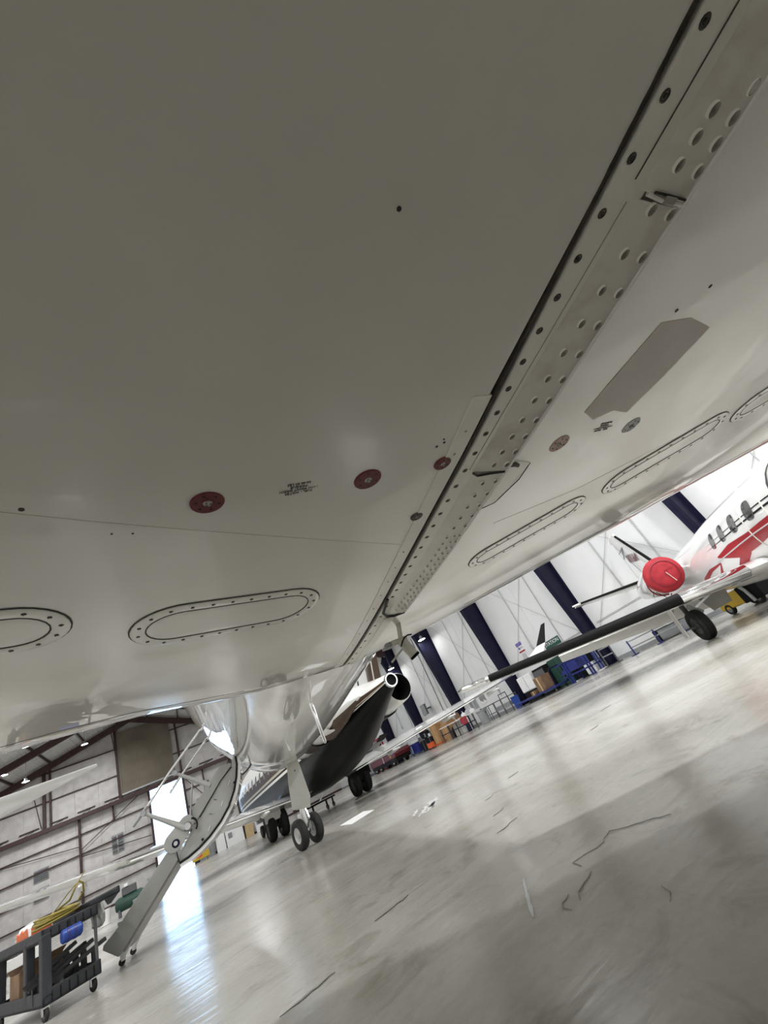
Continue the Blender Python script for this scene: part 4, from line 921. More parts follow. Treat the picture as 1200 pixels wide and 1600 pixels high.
for x, y in ((.03, .05), (.37, .06), (.03, 1.48), (.37, 1.48)):
    fk = MB().b(x - .022, x + .022, y - .03, y + .03, .085, .1).b(x - .024, x - .018, y - .02, y + .02, .04, .09).b(x + .018, x + .024, y - .02, y + .02, .04, .09).build('caster_fork', 'steel', ct, 0)
    wheel(fk, 'caster_wheel', (x, y, .048), (1, .15, 0), .048, .028, 'grey_dk')
# coiled yellow hose on the top shelf
pts = []; rnd = random.Random(5)
for k in range(150):
    a = k * .26; n_ = k / 150
    pts.append((.19 + (.145 + .02 * math.sin(a * .37)) * math.cos(a), .34 + (.27 + .05 * math.sin(a * .21)) * math.sin(a), .625 + .06 * n_ + .010 * math.sin(a * 1.3) + .02 * math.sin(a) * n_))
pts += [(.24, .12, .72), (.28, .09, .80), (.31, .10, .835), (.35, .12, .81), (.36, .15, .74), (.33, .2, .69)]
ho = thing('air_hose', 'coiled yellow hose lying on top of the charcoal cart', 'hose', CA, CR)
MB().tube(pts, .0085, 8).build('hose_coil', 'hose', ho, 60)
MB().tube([(.19, .40, .69), (.25, .20, .78), (.33, .16, .84), (.38, .15, .90)], .0045, 6).build('hose_end', 'hose', ho, 60)
MB().tube([(.165, .46, .66), (.19, .40, .69)], .011, 8).build('brass_fitting', 'wood', ho, 60)
# white parcel with orange print, plastic bag
pc = thing('printed_bag', 'white bag with torn orange print on the cart top', 'bag', cw(.16, .86, .545), CR + R(4))
MB().box((0, 0, .075), (.2, .30, .15)).build('bag_body', 'white', pc, 0, .03)
n = MB(); n.add([(-.102, -.14, .03), (-.102, .13, .035), (-.102, .14, .12), (-.102, .06, .10), (-.102, .0, .128), (-.102, -.05, .105), (-.102, -.12, .125), (-.112, -.14, .03), (-.112, .13, .035), (-.112, .14, .12), (-.112, .06, .10), (-.112, .0, .128), (-.112, -.05, .105), (-.112, -.12, .125)], [(0, 1, 2, 3, 4, 5, 6), (13, 12, 11, 10, 9, 8, 7)] + [(i, (i + 1) % 7, 7 + (i + 1) % 7, 7 + i) for i in range(7)])
n.build('orange_print', 'orange_ink', pc, 0)
MB().b(-.08, .08, -.153, -.148, .03, .115).build('orange_print', 'orange_ink', pc, 0)
def crumple(name, mat, parent, sx, sy, sz, seed, loc=(0, 0, 0)):
    rnd = random.Random(seed); bm = bmesh.new(); bmesh.ops.create_icosphere(bm, subdivisions=3, radius=1)
    for v in bm.verts:
        k = 1 + rnd.uniform(-.22, .16); v.co = Vector((v.co.x * sx * k, v.co.y * sy * k, max(-.6, v.co.z) * sz + .6 * sz))
    me = bpy.data.meshes.new(name); bm.to_mesh(me); bm.free(); me.materials.append(M[mat])
    o = bpy.data.objects.new(name, me); COL.objects.link(o); o.parent = parent; o.location = loc; return o
pb = thing('plastic_bag', 'crumpled clear plastic bag behind the yellow hose', 'bag', cw(.22, 1.20, .545), CR)
crumple('crumpled_film', 'film', pb, .14, .12, .11, 4)
pb = thing('plastic_bag', 'crumpled clear plastic bag on the cart lower shelf', 'bag', cw(.21, .68, .122), CR)
crumple('crumpled_film', 'film', pb, .12, .10, .075, 9)
pb = thing('plastic_bag', 'clear plastic bag hanging at the cart handle end', 'bag', cw(.60, .60, .40), CR)
crumple('crumpled_film', 'film', pb, .05, .12, .16, 19); MB().tube([(0, 0, .2), (-.01, 0, .26)], .012, 8).build('bag_neck', 'film', pb)
bl_ = thing('tape_roll', 'blue roll hooked under the cart handle', 'roll', cw(.20, -.045, .48), CR)
MB().rev([(.001, -.075), (.04, -.075), (.05, -.065), (.05, .065), (.04, .075), (.001, .075)], (0, 0, 0), (1, 0, 0), n=20, cap=False).build('roll_body', 'blue_b', bl_, 40)
for x in (-.03, .02): MB().rev([(.0505, -.012), (.0525, -.01), (.0525, .01), (.0505, .012)], (x, 0, 0), (1, 0, 0), n=20, cap=False).build('roll_band', 'blue', bl_, 40)
MB().tube([(0, 0, .05), (0, .02, .075), (0, .045, .10)], .006, 6).build('hook', 'black', bl_)
for k, (x0, x1, y, z, tx) in enumerate(((.03, .50, .115, .215, .10), (.03, .42, .17, .235, .12), (-.04, .38, .225, .25, .11), (-.06, .32, .28, .27, .13), (.08, .30, .335, .29, .10), (.05, .37, .39, .20, .05))):
    b0 = thing('metal_bar', ('blackened metal channel on the cart, lowest and nearest', 'blackened metal channel on the cart, second in the fan', 'blackened metal channel on the cart, third in the fan', 'blackened metal channel on the cart, fourth in the fan', 'short blackened channel at the back of the fan on the cart', 'blackened channel lying at the lower shelf edge of the cart')[k], 'metal bar', cw(x0, y, z - .02), CR + R(.6 * math.sin(k)), 'metal channels on the lower shelf')
    L = x1 - x0
    MB().bar((0, 0, 0), (L, 0, tx), .036, .008).bar((0, -.0175, .012), (L, -.0175, tx + .012), .005, .03).bar((0, .0175, .012), (L, .0175, tx + .012), .005, .03).build('channel', 'bar', b0, 0)
    MB().bar((L * .55, 0, tx * .55 + .008), (L * .8, 0, tx * .8 + .008), .03, .012).build('inner_slide', 'steel', b0, 0)
    for q in (.2, .8): MB().b(L * q - .02, L * q + .02, -.017, .017, -(z - .12) + .02, tx * q - .002).build('support_block', 'bar', b0, 0)
bx = thing('cardboard_box', 'brown cardboard box on the cart lower shelf at frame edge', 'box', cw(.21, 1.05, .122), CR)
MB().b(-.17, .17, -.16, .16, 0, .24).build('box_body', 'card_dk', bx, 0, .004)
for s_ in (-1, 1): MB().bar((0, .17 * s_, .24), (0, .30 * s_, .28), .33, .005).build('flap', 'card_dk', bx, 0)

# ================================================================== ALONG THE RIGHT WALL (x about 16)
def sbox(name, label, cat, x, y, parts, group=None, rz=0):
    """a floor-standing thing made of box parts: (part name, material, dx0, dx1, dy0, dy1, z0, z1)"""
    o = thing(name, label, cat, (x, y, 0), rz, group)
    made = {}
    for nm, mt, a, b2, c, d, e, f in parts:
        par = o
        if ':' in nm: pn, nm = nm.split(':'); par = made[pn]
        made[nm] = MB().b(a, b2, c, d, e, f).build(nm, mt, par, 0, .006)
    return o
def casters(o, pts, r=.06):
    for x, y in pts:
        f = MB().b(x - .02, x + .02, y - .03, y + .03, r, r * 2 + .05).build('caster_fork', 'grey_dk', o, 0); wheel(f, 'caster', (x, y, r), (1, 0, 0), r, .035, 'grey_md')
o = thing('storage_bin_stack', 'stack of pale blue bins beside the grey drawers at the far wall', 'storage bins', (16.0, 46.1, 0))
for k in range(6): MB().b(-.35, .35, -.55, .55, .02 + .21 * k, .20 + .21 * k).build('bin', 'blue_pale' if k < 2 else 'white', o, 0, .015)
o = thing('drawer_cabinet', 'dark grey wheeled drawer cabinet left of the maroon tug', 'cabinet', (16.0, 44.0, 0))
MB().b(-.4, .4, -1.1, 1.1, .12, .95).build('body', 'grey_dk', o, 0, .01)
for k in range(3):
    d_ = MB().b(-.43, -.40, -1.05, 1.05, .17 + .26 * k, .40 + .26 * k).build('drawer', 'grey_md', o, 0, .006); MB().b(-.46, -.43, -.8, .8, .34 + .26 * k, .36 + .26 * k).build('handle', 'steel', d_, 0)
MB().b(-.43, .43, -1.13, 1.13, .95, 1.0).build('worktop', 'grey_md', o, 0); MB().b(-.1, .3, -.4, .5, 1.0, 1.3).build('toolbox', 'blue_pale', o, 0, .02)
casters(o, [(-.3, -.9), (-.3, .9), (.3, -.9), (.3, .9)])
# tow tractor
o = thing('tow_tractor', 'maroon aircraft tow tractor with grey deck at the far right wall', 'tug', (14.85, 36.7, 0)); o.scale = (.93, .93, .93)
MB().prism([(-3.1, .55), (3.0, .50), (3.15, .62), (3.15, .98), (2.7, 1.02), (-3.0, 1.02), (-3.2, .8)], lambda a, b2, t: (t, a, b2), -.75, .75).build('body', 'maroon', o, 0, .05)
MB().b(-.8, .8, -3.0, 2.9, 1.02, 1.18).build('deck', 'grey_lt', o, 0, .03); MB().b(-.7, .7, -3.0, 3.0, .25, .55).build('chassis', 'black', o, 0, .02)
MB().b(-.755, -.75, -.35, -.27, .5, 1.0).build('side_stripe', 'white', o, 0); MB().b(-.77, -.75, -2.2, -2.0, .68, .82).build('marker_light', 'yellow', o, 0)
MB().b(-.4, .4, .6, 1.3, 1.18, 1.40).build('seat', 'black', o, 0, .05); MB().b(-.4, .4, 1.2, 1.35, 1.3, 1.75).build('seat_back', 'black', o, 0, .05)
MB().tube([(0, -.3, 1.15), (0, .1, 1.55)], .03, 8).build('steering_column', 'grey_dk', o); MB().rev([(.17, -.015), (.2, 0), (.17, .015)], (0, .12, 1.57), (0, .7, .7), n=20, cap=False).build('steering_wheel', 'black', o)
MB().b(-.3, .3, -2.6, -1.8, 1.18, 1.6).build('generator_box', 'grey_lt', o, 0, .03); MB().b(-.45, -.38, -.9, -.8, 1.18, 1.75).build('fire_bottle', 'red', o, 0, .03)
for y in (-2.2, 1.0, 2.2):
    for s_ in (-1, 1): wheel(o, 'tractor_wheel', (.6 * s_, y, .32), (1, 0, 0), .32, .24, 'grey_lt')
# red engine hoist behind the wing
o = thing('engine_hoist', 'red frame hoist seen over the black jet wing at the wall', 'hoist', (16.0, 41.0, 0))
for y in (-1.2, 1.2): MB().b(-.06, .06, y - .06, y + .06, 0, 2.5).build('upright', 'red', o, 0, .01); MB().b(-.5, .5, y - .06, y + .06, 0, .1).build('foot', 'red', o, 0, .01)
MB().b(-.07, .07, -1.3, 1.3, 2.4, 2.55).build('crossbeam', 'red', o, 0, .01); MB().bar((0, -1.2, 1.9), (0, -.6, 2.4), .07).build('knee_brace', 'red', o, 0)
MB().b(-.15, .15, -.5, -.2, 1.9, 2.4).build('hoist_block', 'maroon', o, 0, .03); MB().tube([(0, .4, 2.4), (0, .4, 1.8)], .03, 8).build('chain', 'grey_dk', o)
MB().b(-.3, .3, .7, 1.4, 2.55, 2.95).build('winch_box', 'white', o, 0, .05)
def on_wall(name, label, cat, y, z0, z1, y0, mat, x=XR - .005, th=.03, frame_=None):
    o = thing(name, label, cat, (x, (y + y0) / 2, (z0 + z1) / 2)); h_, w = (z1 - z0) / 2, abs(y - y0) / 2
    MB().b(-th, 0, -w, w, -h_, h_).build('panel', mat, o, 0, .003)
    if frame_: 
        for a, b2, c, d in ((-w, w, h_ - .02, h_), (-w, w, -h_, -h_ + .02), (-w, -w + .02, -h_, h_), (w - .02, w, -h_, h_)): MB().b(-th - .012, -th, a, b2, c, d).build('frame_bar', frame_, o, 0)
    return o
on_wall('notice_board', 'grey notice board by the white uprights near blue cabinet', 'board', 37.9, .7, 1.6, 38.8, 'grey_md')
o = sbox('tool_cabinet', 'navy blue tool cabinet with pale top beside black bench', 'cabinet', 16.0, 33.4, [('body', 'blue', -.35, .35, -.85, .85, .12, .80), ('top', 'grey_lt', -.38, .38, -.9, .9, .80, .84), ('door', 'blue_pale', -.37, -.35, .35, .8, .18, .74), ('door:handle', 'steel', -.39, -.37, .4, .44, .4, .55), ('parts_tray', 'white', -.2, .2, -.1, .5, .84, .96)])
casters(o, [(-.25, -.7), (-.25, .7), (.25, -.7), (.25, .7)])
o = thing('monitor', 'flat grey monitor on a post left of the black bench', 'monitor', (15.8, 32.25, 0))
MB().b(-.02, .02, -.22, .22, .62, 1.0).build('screen', 'grey_dk', o, 0, .01); MB().tube([(0.05, 0, .04), (.05, 0, .8)], .03, 8).build('stand_post', 'grey_lt', o); MB().b(-.2, .25, -.25, .25, 0, .04).build('base', 'grey_dk', o, 0, .01)
o = sbox('workbench', 'black draped workbench between the monitor and cardboard boxes', 'bench', 16.0, 30.98, [('top', 'grey_md', -.4, .4, -.95, .95, .72, .76), ('drape', 'black', -.38, .38, -.95, .95, .03, .72)])
for k, y in enumerate((-.6, .1, .6)): MB().b(-.386, -.38, y, y + .03, .05, .7).build('leg', 'grey_md', o, 0)
for k in range(5):
    sbox('parts_box', ('small black parts box on the draped bench, farthest', 'small grey parts box on the draped bench', 'small black parts box mid bench', 'small white parts box on the draped bench', 'tall dark parts box at the near end of the draped bench')[k], 'box', 16.0, 31.8 - .36 * k, [('body', ('black', 'grey_md', 'black', 'white', 'grey_dk')[k], -.12, .12, -.14, .14, .76, .95 + .12 * (k % 3)), ('lid', 'grey_dk', -.13, .13, -.15, .15, .95 + .12 * (k % 3), .97 + .12 * (k % 3))], 'parts boxes on the draped bench')
def carton(x, y, sx, sy, z0, z1, label, mat='card', group='cardboard boxes by the right wall'):
    o = thing('cardboard_box', label, 'box', (x, y, z0), 0, group)
    MB().b(-sx/2, sx/2, -sy/2, sy/2, 0, z1 - z0).build('box_body', mat, o, 0, .008); MB().b(-sx/2 - .003, sx/2 + .003, -.04, .04, .0, z1 - z0 + .003).build('packing_tape', 'wood', o, 0)
    for s_ in (-1, 1): MB().b(-sx/2 + .01, sx/2 - .01, .003 if s_ > 0 else -sy/2 + .01, sy/2 - .01 if s_ > 0 else -.003, z1 - z0, z1 - z0 + .008).build('flap', mat, o, 0)
    return o
carton(16.1, 29.5, .8, .9, .0, 1.28, 'tall tan cardboard box behind the orange pallet jack')
carton(16.2, 28.15, .7, 1.05, .0, 1.0, 'lower tan cardboard box beside the rail bench'); carton(16.2, 28.2, .6, .8, 1.015, 1.22, 'flat tan carton lying on the lower box')
o = thing('pallet_jack', 'orange pallet jack with black handle in front of tan boxes', 'pallet jack', (14.75, 28.1, 0), R(10))
for y in (-.22, .22): MB().b(-.35, .75, y - .08, y + .08, .07, .13).build('fork', 'orange', o, 0, .01)
MB().b(-.5, -.3, -.3, .3, .07, .40).build('pump_body', 'orange', o, 0, .03); MB().tube([(-.45, 0, .35), (-.75, 0, .95)], .035, 8).build('handle_shaft', 'black', o); MB().b(-.8, -.72, -.15, .15, .85, 1.02).build('handle_grip', 'black', o, 0, .03); MB().b(-.62, -.55, -.14, .14, .45, .8).build('handle_shield', 'black', o, 0, .02)
for y in (-.2, .2): wheel(o, 'wheel', (-.45, y, .08), (0, 1, 0), .08, .06, 'grey_md')
# long rail bench with its load
o = thing('rail_bench', 'long steel rail bench with white top along the wall', 'bench', (15.3, 25.1, 0))
MB().b(-.35, .35, -2.2, 2.2, .80, .85).build('top', 'white', o, 0, .006); MB().b(-.37, -.34, -2.2, 2.2, .40, .45).build('side_rail', 'navy', o, 0)
for y in (-2.15, -1.1, .0, 1.1, 2.15):
    for x in (-.33, .33): MB().b(x - .03, x + .03, y - .03, y + .03, 0, .80).build('leg', 'grey_dk', o, 0)
carton(15.95, 25.95, .55, .85, .02, .76, 'white box standing under the rail bench', 'white'); carton(15.95, 26.65, .5, .35, .02, .70, 'narrow white box under the rail bench', 'white')
o = thing('duffel_bag', 'dark navy duffel bag standing under the rail bench', 'bag', (16.0, 27.3, 0)); crumple('bag_body', 'navy', o, .18, .17, .42, 31); MB().tube([(0, -.1, .6), (0, 0, .72), (0, .1, .6)], .02, 8).build('bag_strap', 'black', o)
o = thing('jacket', 'red jacket hung over the front of the rail bench', 'jacket', (14.88, 23.9, .45)); MB().b(-.04, .03, -.28, .28, 0, .40).build('jacket_body', 'red', o, 0, .03); MB().b(-.06, .0, -.36, -.26, .0, .38).b(-.06, 0, .26, .36, .05, .38).build('sleeves', 'red', o, 0, .02)
o = thing('work_trousers', 'dark navy trousers below the red jacket', 'trousers', (14.88, 23.75, .0)); MB().b(-.04, .03, -.2, .2, .30, .42).b(-.04, .03, -.2, -.02, 0, .32).b(-.04, .03, .03, .2, 0, .32).build('cloth', 'navy', o, 0, .02)
o = thing('wooden_seat', 'brown rounded wooden seat back on the rail bench', 'chair seat', (15.35, 25.2, .85)); crumple('seat_shell', 'card_dk', o, .12, .25, .26, 41); MB().b(-.1, .1, -.22, .22, 0, .05).build('seat_frame', 'wood', o, 0)
for k, (y, mt, h_, lab) in enumerate(((25.2, 'white', .22, 'white parts bag on the rail bench, middle'), (24.6, 'grey_lt', .3, 'pale grey parts bundle on the rail bench'), (24.1, 'white', .2, 'white parts bag at near end of rail bench'))):
    o = thing('parts_bag', lab, 'bag', (15.3, y * .967, .85), 0, 'parts bags on the rail bench'); crumple('bag_body', mt, o, .15, .2, h_ * .6, 50 + k); MB().tube([(0, 0, h_ * .8), (0, .02, h_ + .08)], .02, 6).build('bag_neck', mt, o)
on_wall('wall_poster', 'dark grey poster above the tan cardboard boxes', 'poster', 28.2, 1.2, 1.72, 28.85, 'grey_dk', frame_='black')
for k, (y0, y1) in enumerate(((25.42, 25.85), (24.92, 25.36))): on_wall('wall_panel_board', ('grey wall board above the rail bench, farther of two', 'grey wall board above the rail bench, nearer of two')[k], 'board', y0, .9, 1.66, y1, 'grey_md', frame_='white')
o = on_wall('hook_board', 'white board hung with dark cables right of grey boards', 'board', 23.8, .98, 1.60, 24.5, 'white')
for k in range(6): MB().tube([(-.035, -.28 + .11 * k, .25), (-.06, -.26 + .11 * k, .0), (-.045, -.30 + .11 * k, -.2 + .05 * (k % 3))], .018, 6).build('hung_cable', 'grey_dk', o)
o = thing('trash_bin', 'grey round trash bin at the near end of rail bench', 'bin', (15.2, 22.35, 0)); MB().rev([(.001, .02), (.25, .02), (.30, .66), (.33, .68), (.33, .74), (.30, .74), (.24, .1), (.001, .1)], n=24, cap=False).build('tub', 'grey_md', o, 40); MB().b(-.02, .02, -.37, -.32, .5, .6).b(-.02, .02, .32, .37, .5, .6).build('handle', 'grey_dk', o, 0)
o = thing('pipe_rack', 'open steel pipe rack between grey and blue bins', 'rack', (16.1, 21.85, 0))
for y in (-1.5, -.75, 0, .75, 1.4):
    for x in (-.3, .3): MB().tube([(x, y, .0), (x, y, .78)], .025, 8).build('upright', 'grey_dk', o)
for z in (.30, .76): 
    for x in (-.3, .3): MB().tube([(x, -1.55, z), (x, 1.45, z)], .022, 8).build('rail', 'grey_dk' if z > .5 else 'grey_md', o)
MB().b(-.2, .2, -1.3, .2, .30, .50).build('shelf_box', 'grey_md', o, 0, .01); MB().tube([(-.3, -1.5, .78), (-.3, -1.5, 1.0), (-.3, -.8, 1.0), (-.3, -.8, .78)], .02, 8).build('end_hoop', 'black', o)
o = thing('blue_bin', 'blue plastic bin beside the pipe rack', 'bin', (15.9, 19.95, 0)); MB().rev([(.001, .01), (.22, .01), (.29, .56), (.31, .57), (.31, .62), (.28, .62), (.21, .06), (.001, .06)], n=4, cap=False).build('tub', 'blue_b', o, 20, .02); MB().b(-.03, .03, .22, .30, .5, .58).build('handle', 'blue', o, 0)
o = thing('fire_extinguisher', 'red fire extinguisher hung by the navy column', 'extinguisher', (16.72, 20.0, .55)); MB().rev([(.001, 0), (.08, 0), (.085, .03), (.085, .38), (.05, .45), (.03, .47), (.001, .47)], n=18, cap=False).build('cylinder', 'red', o, 40); MB().b(-.02, .05, -.02, .02, .47, .52).build('valve', 'black', o, 0); MB().tube([(0, .04, .48), (-.06, .12, .35), (-.05, .12, .1)], .012, 8).build('hose', 'black', o)
o = thing('floor_mop', 'upright mop leaning beside the blue bin', 'mop', (16.5, 19.55, 0)); MB().tube([(0, 0, .08), (.38, .25, 1.2)], .014, 8).build('handle', 'grey_lt', o); MB().b(-.06, .06, -.15, .15, 0, .1).build('mop_head', 'grey_dk', o, 0, .02)
o = thing('electrical_panel', 'dark grey electrical panel on the third navy column', 'panel', (16.35, 30.8, 2.48))
MB().b(-.02, .12, -.36, .36, -.37, .37).build('panel_box', 'grey_dk', o, 0, .008); MB().b(-.035, -.02, -.33, .33, -.34, .34).build('panel_door', 'grey_md', o, 0, .004); MB().b(.12, .65, -.05, .05, -.05, .05).build('mounting_arm', 'grey_dk', o, 0)
# signs
def wall_text(parent, body, size, mat, z, y=0.0, x=-.034): return text('lettering', body, size, mat, parent, frame((0, -1, 0), (0, 0, 1), (-1, 0, 0), (x, y, z)), .002)
o = on_wall('safety_sign', 'white sign with purple header and red band on the wall', 'sign', 18.5, 2.26, 2.86, 19.03, 'white')
MB().b(-.034, -.03, -.25, .25, .10, .29).build('header', 'sign_purple', o, 0); MB().b(-.034, -.03, -.25, .25, -.24, -.16).build('red_band', 'red', o, 0); MB().rev([(.001, 0), (.07, 0), (.07, .004), (.001, .004)], (-.030, .10, -.02), (-1, 0, 0), n=16, cap=False).build('pictogram', 'sign_purple', o, 0); MB().b(-.034, -.03, -.2, .02, -.06, .04).build('grey_print', 'grey_lt', o, 0)
MB().b(-.10, 0, -.12, .12, -.62, -.36).build('eyewash_box', 'grey_lt', o, 0, .01)
o = on_wall('station_sign', 'green sign lettered STATION behind the black winglet', 'sign', 15.98, 1.70, 2.14, 17.12, 'sign_green')
wall_text(o, 'STATION', .25, 'white', .07)
# white and black cabinets, blue parts cart
o = sbox('storage_cabinet', 'white double-door storage cabinet below the wing near blue cart', 'cabinet', 16.2, 18.5, [('body', 'white', -.35, .35, -.55, .55, .50, 1.25), ('door', 'white', -.38, -.35, .02, .53, .53, 1.22), ('door', 'white', -.38, -.35, -.53, -.02, .53, 1.22), ('door_gap', 'black', -.352, -.349, -.02, .02, .52, 1.23), ('plinth', 'black', -.33, .33, -.53, .53, 0, .5)])
o = sbox('appliance', 'tall black appliance between white cabinet and brown box', 'appliance', 16.2, 17.35, [('body', 'black', -.3, .3, -.42, .42, 0, 1.25), ('door', 'grey_dk', -.32, -.3, -.38, .38, .1, 1.15), ('handle', 'steel', -.34, -.32, .28, .31, .5, .9), ('vent', 'navy', -.325, -.32, -.3, .1, .2, .4)])
o = thing('parts_cart', 'blue platform cart with hoop end holding a brown box', 'cart', (15.1, 16.75, 0))
MB().b(-.45, .45, -1.3, 1.9, .17, .24).build('platform', 'blue', o, 0, .01); MB().tube([(-.4, -1.25, .2), (-.4, -1.3, .85), (-.3, -1.3, .95), (.3, -1.3, .95), (.4, -1.3, .85), (.4, -1.25, .2)], .03, 8).build('end_hoop', 'navy', o); MB().bar((-.4, -1.28, .3), (-.4, -.7, .2), .04).build('brace', 'blue', o, 0)
casters(o, [(-.35, -1.1), (-.35, 1.7), (.35, -1.1), (.35, 1.7)], .07)
carton(15.1, 16.5, .6, .55, .25, .86, 'brown box standing on the blue cart', 'card_dk'); carton(15.1, 17.3, .4, .35, .25, .42, 'small brown carton on the blue cart', 'card_dk')
o = sbox('green_locker', 'dark green locker behind the blue cart', 'locker', 16.5, 16.36, [('body', 'green', -.3, .3, -.48, .48, 0, 1.3), ('door', 'green', -.32, -.3, -.46, -.02, .05, 1.25), ('door', 'green', -.32, -.3, .02, .46, .05, 1.25)])
# blue wing trestle with a tarp
o = thing('wing_trestle', 'blue steel trestle with a blue tarp under the red jet wing', 'trestle', (15.4, 14.42, 0))
tp = MB().add([Vector(p) for p in ((-.3, .95, .45), (-.3, -.25, .45), (-.3, -.3, .85), (-.3, .1, .95), (.3, .95, .45), (.3, -.25, .45), (.3, -.3, .85), (.3, .1, .95))], [(0, 1, 2, 3), (7, 6, 5, 4), (0, 4, 5, 1), (1, 5, 6, 2), (2, 6, 7, 3), (3, 7, 4, 0)]).build('tarp', 'blue', o, 0, .01)
for y in (-.9, -.75, .35, .5):
    for x in (-.3, .3): MB().b(x - .03, x + .03, y - .03, y + .03, .0, .9).build('leg', 'blue', o, 0)
for z in (.3, .86):
    for x in (-.3, .3): MB().b(x - .03, x + .03, -1.0, .95, z, z + .06).build('rail', 'blue', o, 0)
MB().b(-.05, .30, -.55, -.3, .05, .45).build('white_bin', 'white', o, 0, .01)
for y in (-.9, .5): MB().b(-.1, .4, y - .1, y + .1, .0, .05).build('foot_pad', 'white', o, 0, .01)
o = sbox('black_case', 'black equipment case behind the blue trestle', 'case', 16.6, 15.0, [('body', 'black', -.25, .25, -.35, .8, 0, .85), ('lid', 'grey_dk', -.26, .26, -.36, .81, .85, .95)])
o = sbox('grey_crate', 'grey storage crate near navy column under the wing', 'crate', 16.25, 14.25, [('body', 'grey_lt', -.35, .35, -.1, .32, .0, .42), ('lid', 'grey_md', -.37, .37, -.12, .34, .42, .46)])
o = thing('barrier_rail', 'dark steel barrier rail beside the navy column', 'barrier', (15.7, 13.0, 0))
for y in (-.3, .3): MB().tube([(0, y, 0), (0, y, .72)], .03, 8).build('post', 'grey_dk', o); MB().b(-.2, .2, y - .04, y + .04, 0, .03).build('foot', 'grey_dk', o, 0)
for z in (.4, .70): MB().tube([(0, -.3, z), (0, .3, z)], .025, 8).build('rail', 'grey_md', o)
o = thing('barrier_rail', 'long blue-posted barrier rail behind the near wing', 'barrier', (15.35, 10.5, 0))
for y in (-1.1, -.1, 1.1): MB().tube([(0, y, 0), (0, y, .55)], .03, 8).build('post', 'blue', o); MB().b(-.2, .2, y - .04, y + .04, 0, .03).build('foot', 'blue', o, 0)
for z in (.28, .50): MB().tube([(0, -1.2, z), (0, 1.15, z)], .022, 8).build('rail', 'grey_md', o)
o = sbox('grey_box', 'grey equipment box with dark end behind the near wheel', 'box', 16.3, 10.1, [('body', 'grey_md', -.4, .4, -.75, .55, .04, .40), ('dark_end', 'black', -.41, .41, .55, .75, .02, .44), ('lid', 'grey_dk', -.42, .42, -.77, .56, .40, .43)])
o = thing('ground_power_unit', 'yellow and black ground power unit under the red jet fuselage', 'power unit', (12.75, 5.75, 0), R(-25))
MB().b(-.4, .4, -.1, .75, .14, .50).build('body', 'yellow', o, 0, .03); MB().b(-.42, .42, -.75, -.1, .12, .52).build('control_box', 'black', o, 0, .02); MB().tube([(-.44, -.45, .1), (-.46, -.42, .4), (-.44, -.3, .55), (-.3, -.25, .58)], .04, 8).build('guard_hoop', 'grey_lt', o)
for y in (-.5, .5):
    for s_ in (-1, 1): wheel(o, 'wheel', (.36 * s_, y, .14), (1, 0, 0), .14, .1, 'grey_md')

# ================================================================== BY THE BACK WALL
o = thing('equipment_cart', 'small yellow cart at the foot of the far wall', 'cart', (.75, 51.0, 0)); MB().b(-.7, .7, -.4, .4, .25, .95).build('body', 'yellow', o, 0, .04); MB().b(-.3, .1, -.42, -.4, .4, .8).build('hatch', 'orange', o, 0); MB().tube([(-.7, 0, .8), (-1.0, 0, 1.3)], .03, 8).build('handle', 'black', o); casters(o, [(-.5, -.3), (.5, -.3), (-.5, .3), (.5, .3)], .12)
o = thing('tarp_bundle', 'grey tarp hung at the far wall beside the yellow cart', 'tarp', (1.5, 59.3, 0)); MB().prism([(-.75, 0), (.75, 0), (.7, 1.75), (-.7, 1.95)], lambda a, b2, t: (a, t, b2), -.12, .12).build('tarp_sheet', 'grey_md', o, 0, .03)
for k in range(5): MB().tube([(-.6 + .3 * k, -.13, .05), (-.58 + .29 * k, -.14, 1.7)], .05, 8).build('fold', 'grey_md', o)
o = thing('plywood_sheet', 'tan plywood sheet leaning at the far wall', 'sheet', (5.85, 59.2, 0)); MB().add([(-.45, 0, 0), (.4, 0, 0), (.5, .4, 1.1), (-.35, .4, 1.5), (-.45, .03, 0), (.4, .03, 0), (.5, .43, 1.1), (-.35, .43, 1.5)], [(0, 1, 2, 3), (7, 6, 5, 4), (0, 4, 5, 1), (1, 5, 6, 2), (2, 6, 7, 3), (3, 7, 4, 0)]).build('sheet', 'wood', o, 0)
for k, x in enumerate((2.9, 3.9, 4.8, 7.0)):
    o = thing('foam_panel', ('white panel leaning at far wall, left one', 'white panel leaning at far wall with dark print', 'white panel left of the tan plywood', 'white panel right of the tan plywood')[k], 'panel', (x, 59.2, 0), 0, 'white panels at the far wall'); MB().add([(-.45, 0, 0), (.45, 0, 0), (.45, .4, 1.9), (-.45, .4, 1.8), (-.45, .05, 0), (.45, .05, 0), (.45, .45, 1.9), (-.45, .45, 1.8)], [(0, 1, 2, 3), (7, 6, 5, 4), (0, 4, 5, 1), (1, 5, 6, 2), (2, 6, 7, 3), (3, 7, 4, 0)]).build('sheet', 'white', o, 0)
    if k == 1: MB().b(-.2, .2, .12, .15, .7, 1.2).build('print', 'grey_md', o, 0)
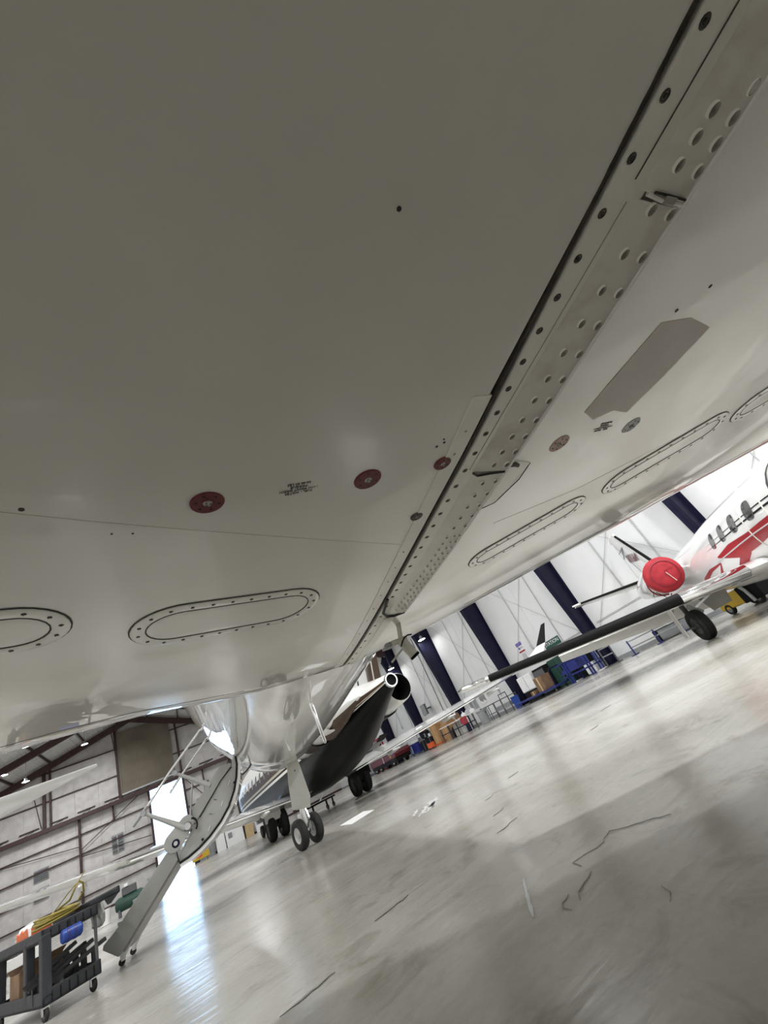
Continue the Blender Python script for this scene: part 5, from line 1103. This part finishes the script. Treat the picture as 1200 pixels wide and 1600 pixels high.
o = thing('air_compressor', 'dark green compressor on the floor behind the lower step', 'compressor', (-1.85, 20.0, 0)); MB().rev([(.001, -.42), (.14, -.40), (.19, -.3), (.19, .3), (.14, .40), (.001, .42)], (0, 0, .32), (1, 0, 0), n=20, cap=False).build('tank', 'green', o, 40); MB().b(-.2, .2, -.12, .12, .50, .72).build('motor', 'grey_dk', o, 0, .03); MB().b(-.12, -.02, -.2, .0, .72, .80).build('gauge_box', 'white', o, 0)
for x in (-.3, .3): MB().b(x - .03, x + .03, -.15, .15, 0, .2).build('foot', 'grey_dk', o, 0)
o = thing('white_bucket', 'white bucket beside the dark green compressor', 'bucket', (-2.55, 20.0, 0)); MB().rev([(.001, .01), (.14, .01), (.17, .38), (.18, .40), (.16, .40), (.13, .05), (.001, .05)], n=20, cap=False).build('pail', 'white', o, 40); MB().tube([(-.17, 0, .38), (0, -.02, .22), (.17, 0, .38)], .006, 6).build('bail', 'steel', o)
o = thing('parts_crate', 'low white crate of dark parts behind the cart', 'crate', (-4.9, 21.0, 0)); MB().b(-.6, .6, -.4, .4, .08, .35).build('crate_body', 'white', o, 0, .02); MB().b(-.65, .65, -.42, .42, 0, .08).build('pallet', 'grey_dk', o, 0)
for k in range(3): MB().rev([(.001, -.15), (.09, -.15), (.09, .15), (.001, .15)], (-.4 + .38 * k, 0, .44), (0, 1, .2), n=14, cap=False).build('dark_part', 'grey_dk', o, 40)
# louvred wall vents
for k, (x0, x1, z0, z1) in enumerate(((-6.65, -5.65, 4.05, 5.6), (-12.85, -11.7, 4.55, 5.5), (-12.85, -11.7, 3.05, 4.0))):
    o = thing('wall_vent', ('grey louvred vent nearest the bright opening', 'upper grey louvred vent above the white wing', 'lower grey louvred vent below the white wing')[k], 'vent', ((x0 + x1) / 2, YB - .02, (z0 + z1) / 2), 0, 'louvred vents in the far wall')
    w, h_ = (x1 - x0) / 2, (z1 - z0) / 2
    MB().b(-w, w, -.06, .02, -h_, h_).build('frame', 'grey_md', o, 0)
    for q in range(5): MB().b(-w + .06, w - .06, -.10, -.06, -h_ + .08 + (2 * h_ - .12) * q / 5, -h_ + .08 + (2 * h_ - .12) * (q + .6) / 5).build('louvre', 'grey_dk', o, 0)
    if k == 0: MB().b(-.03, .03, -.12, -.06, -h_, h_).build('mullion', 'grey_lt', o, 0)
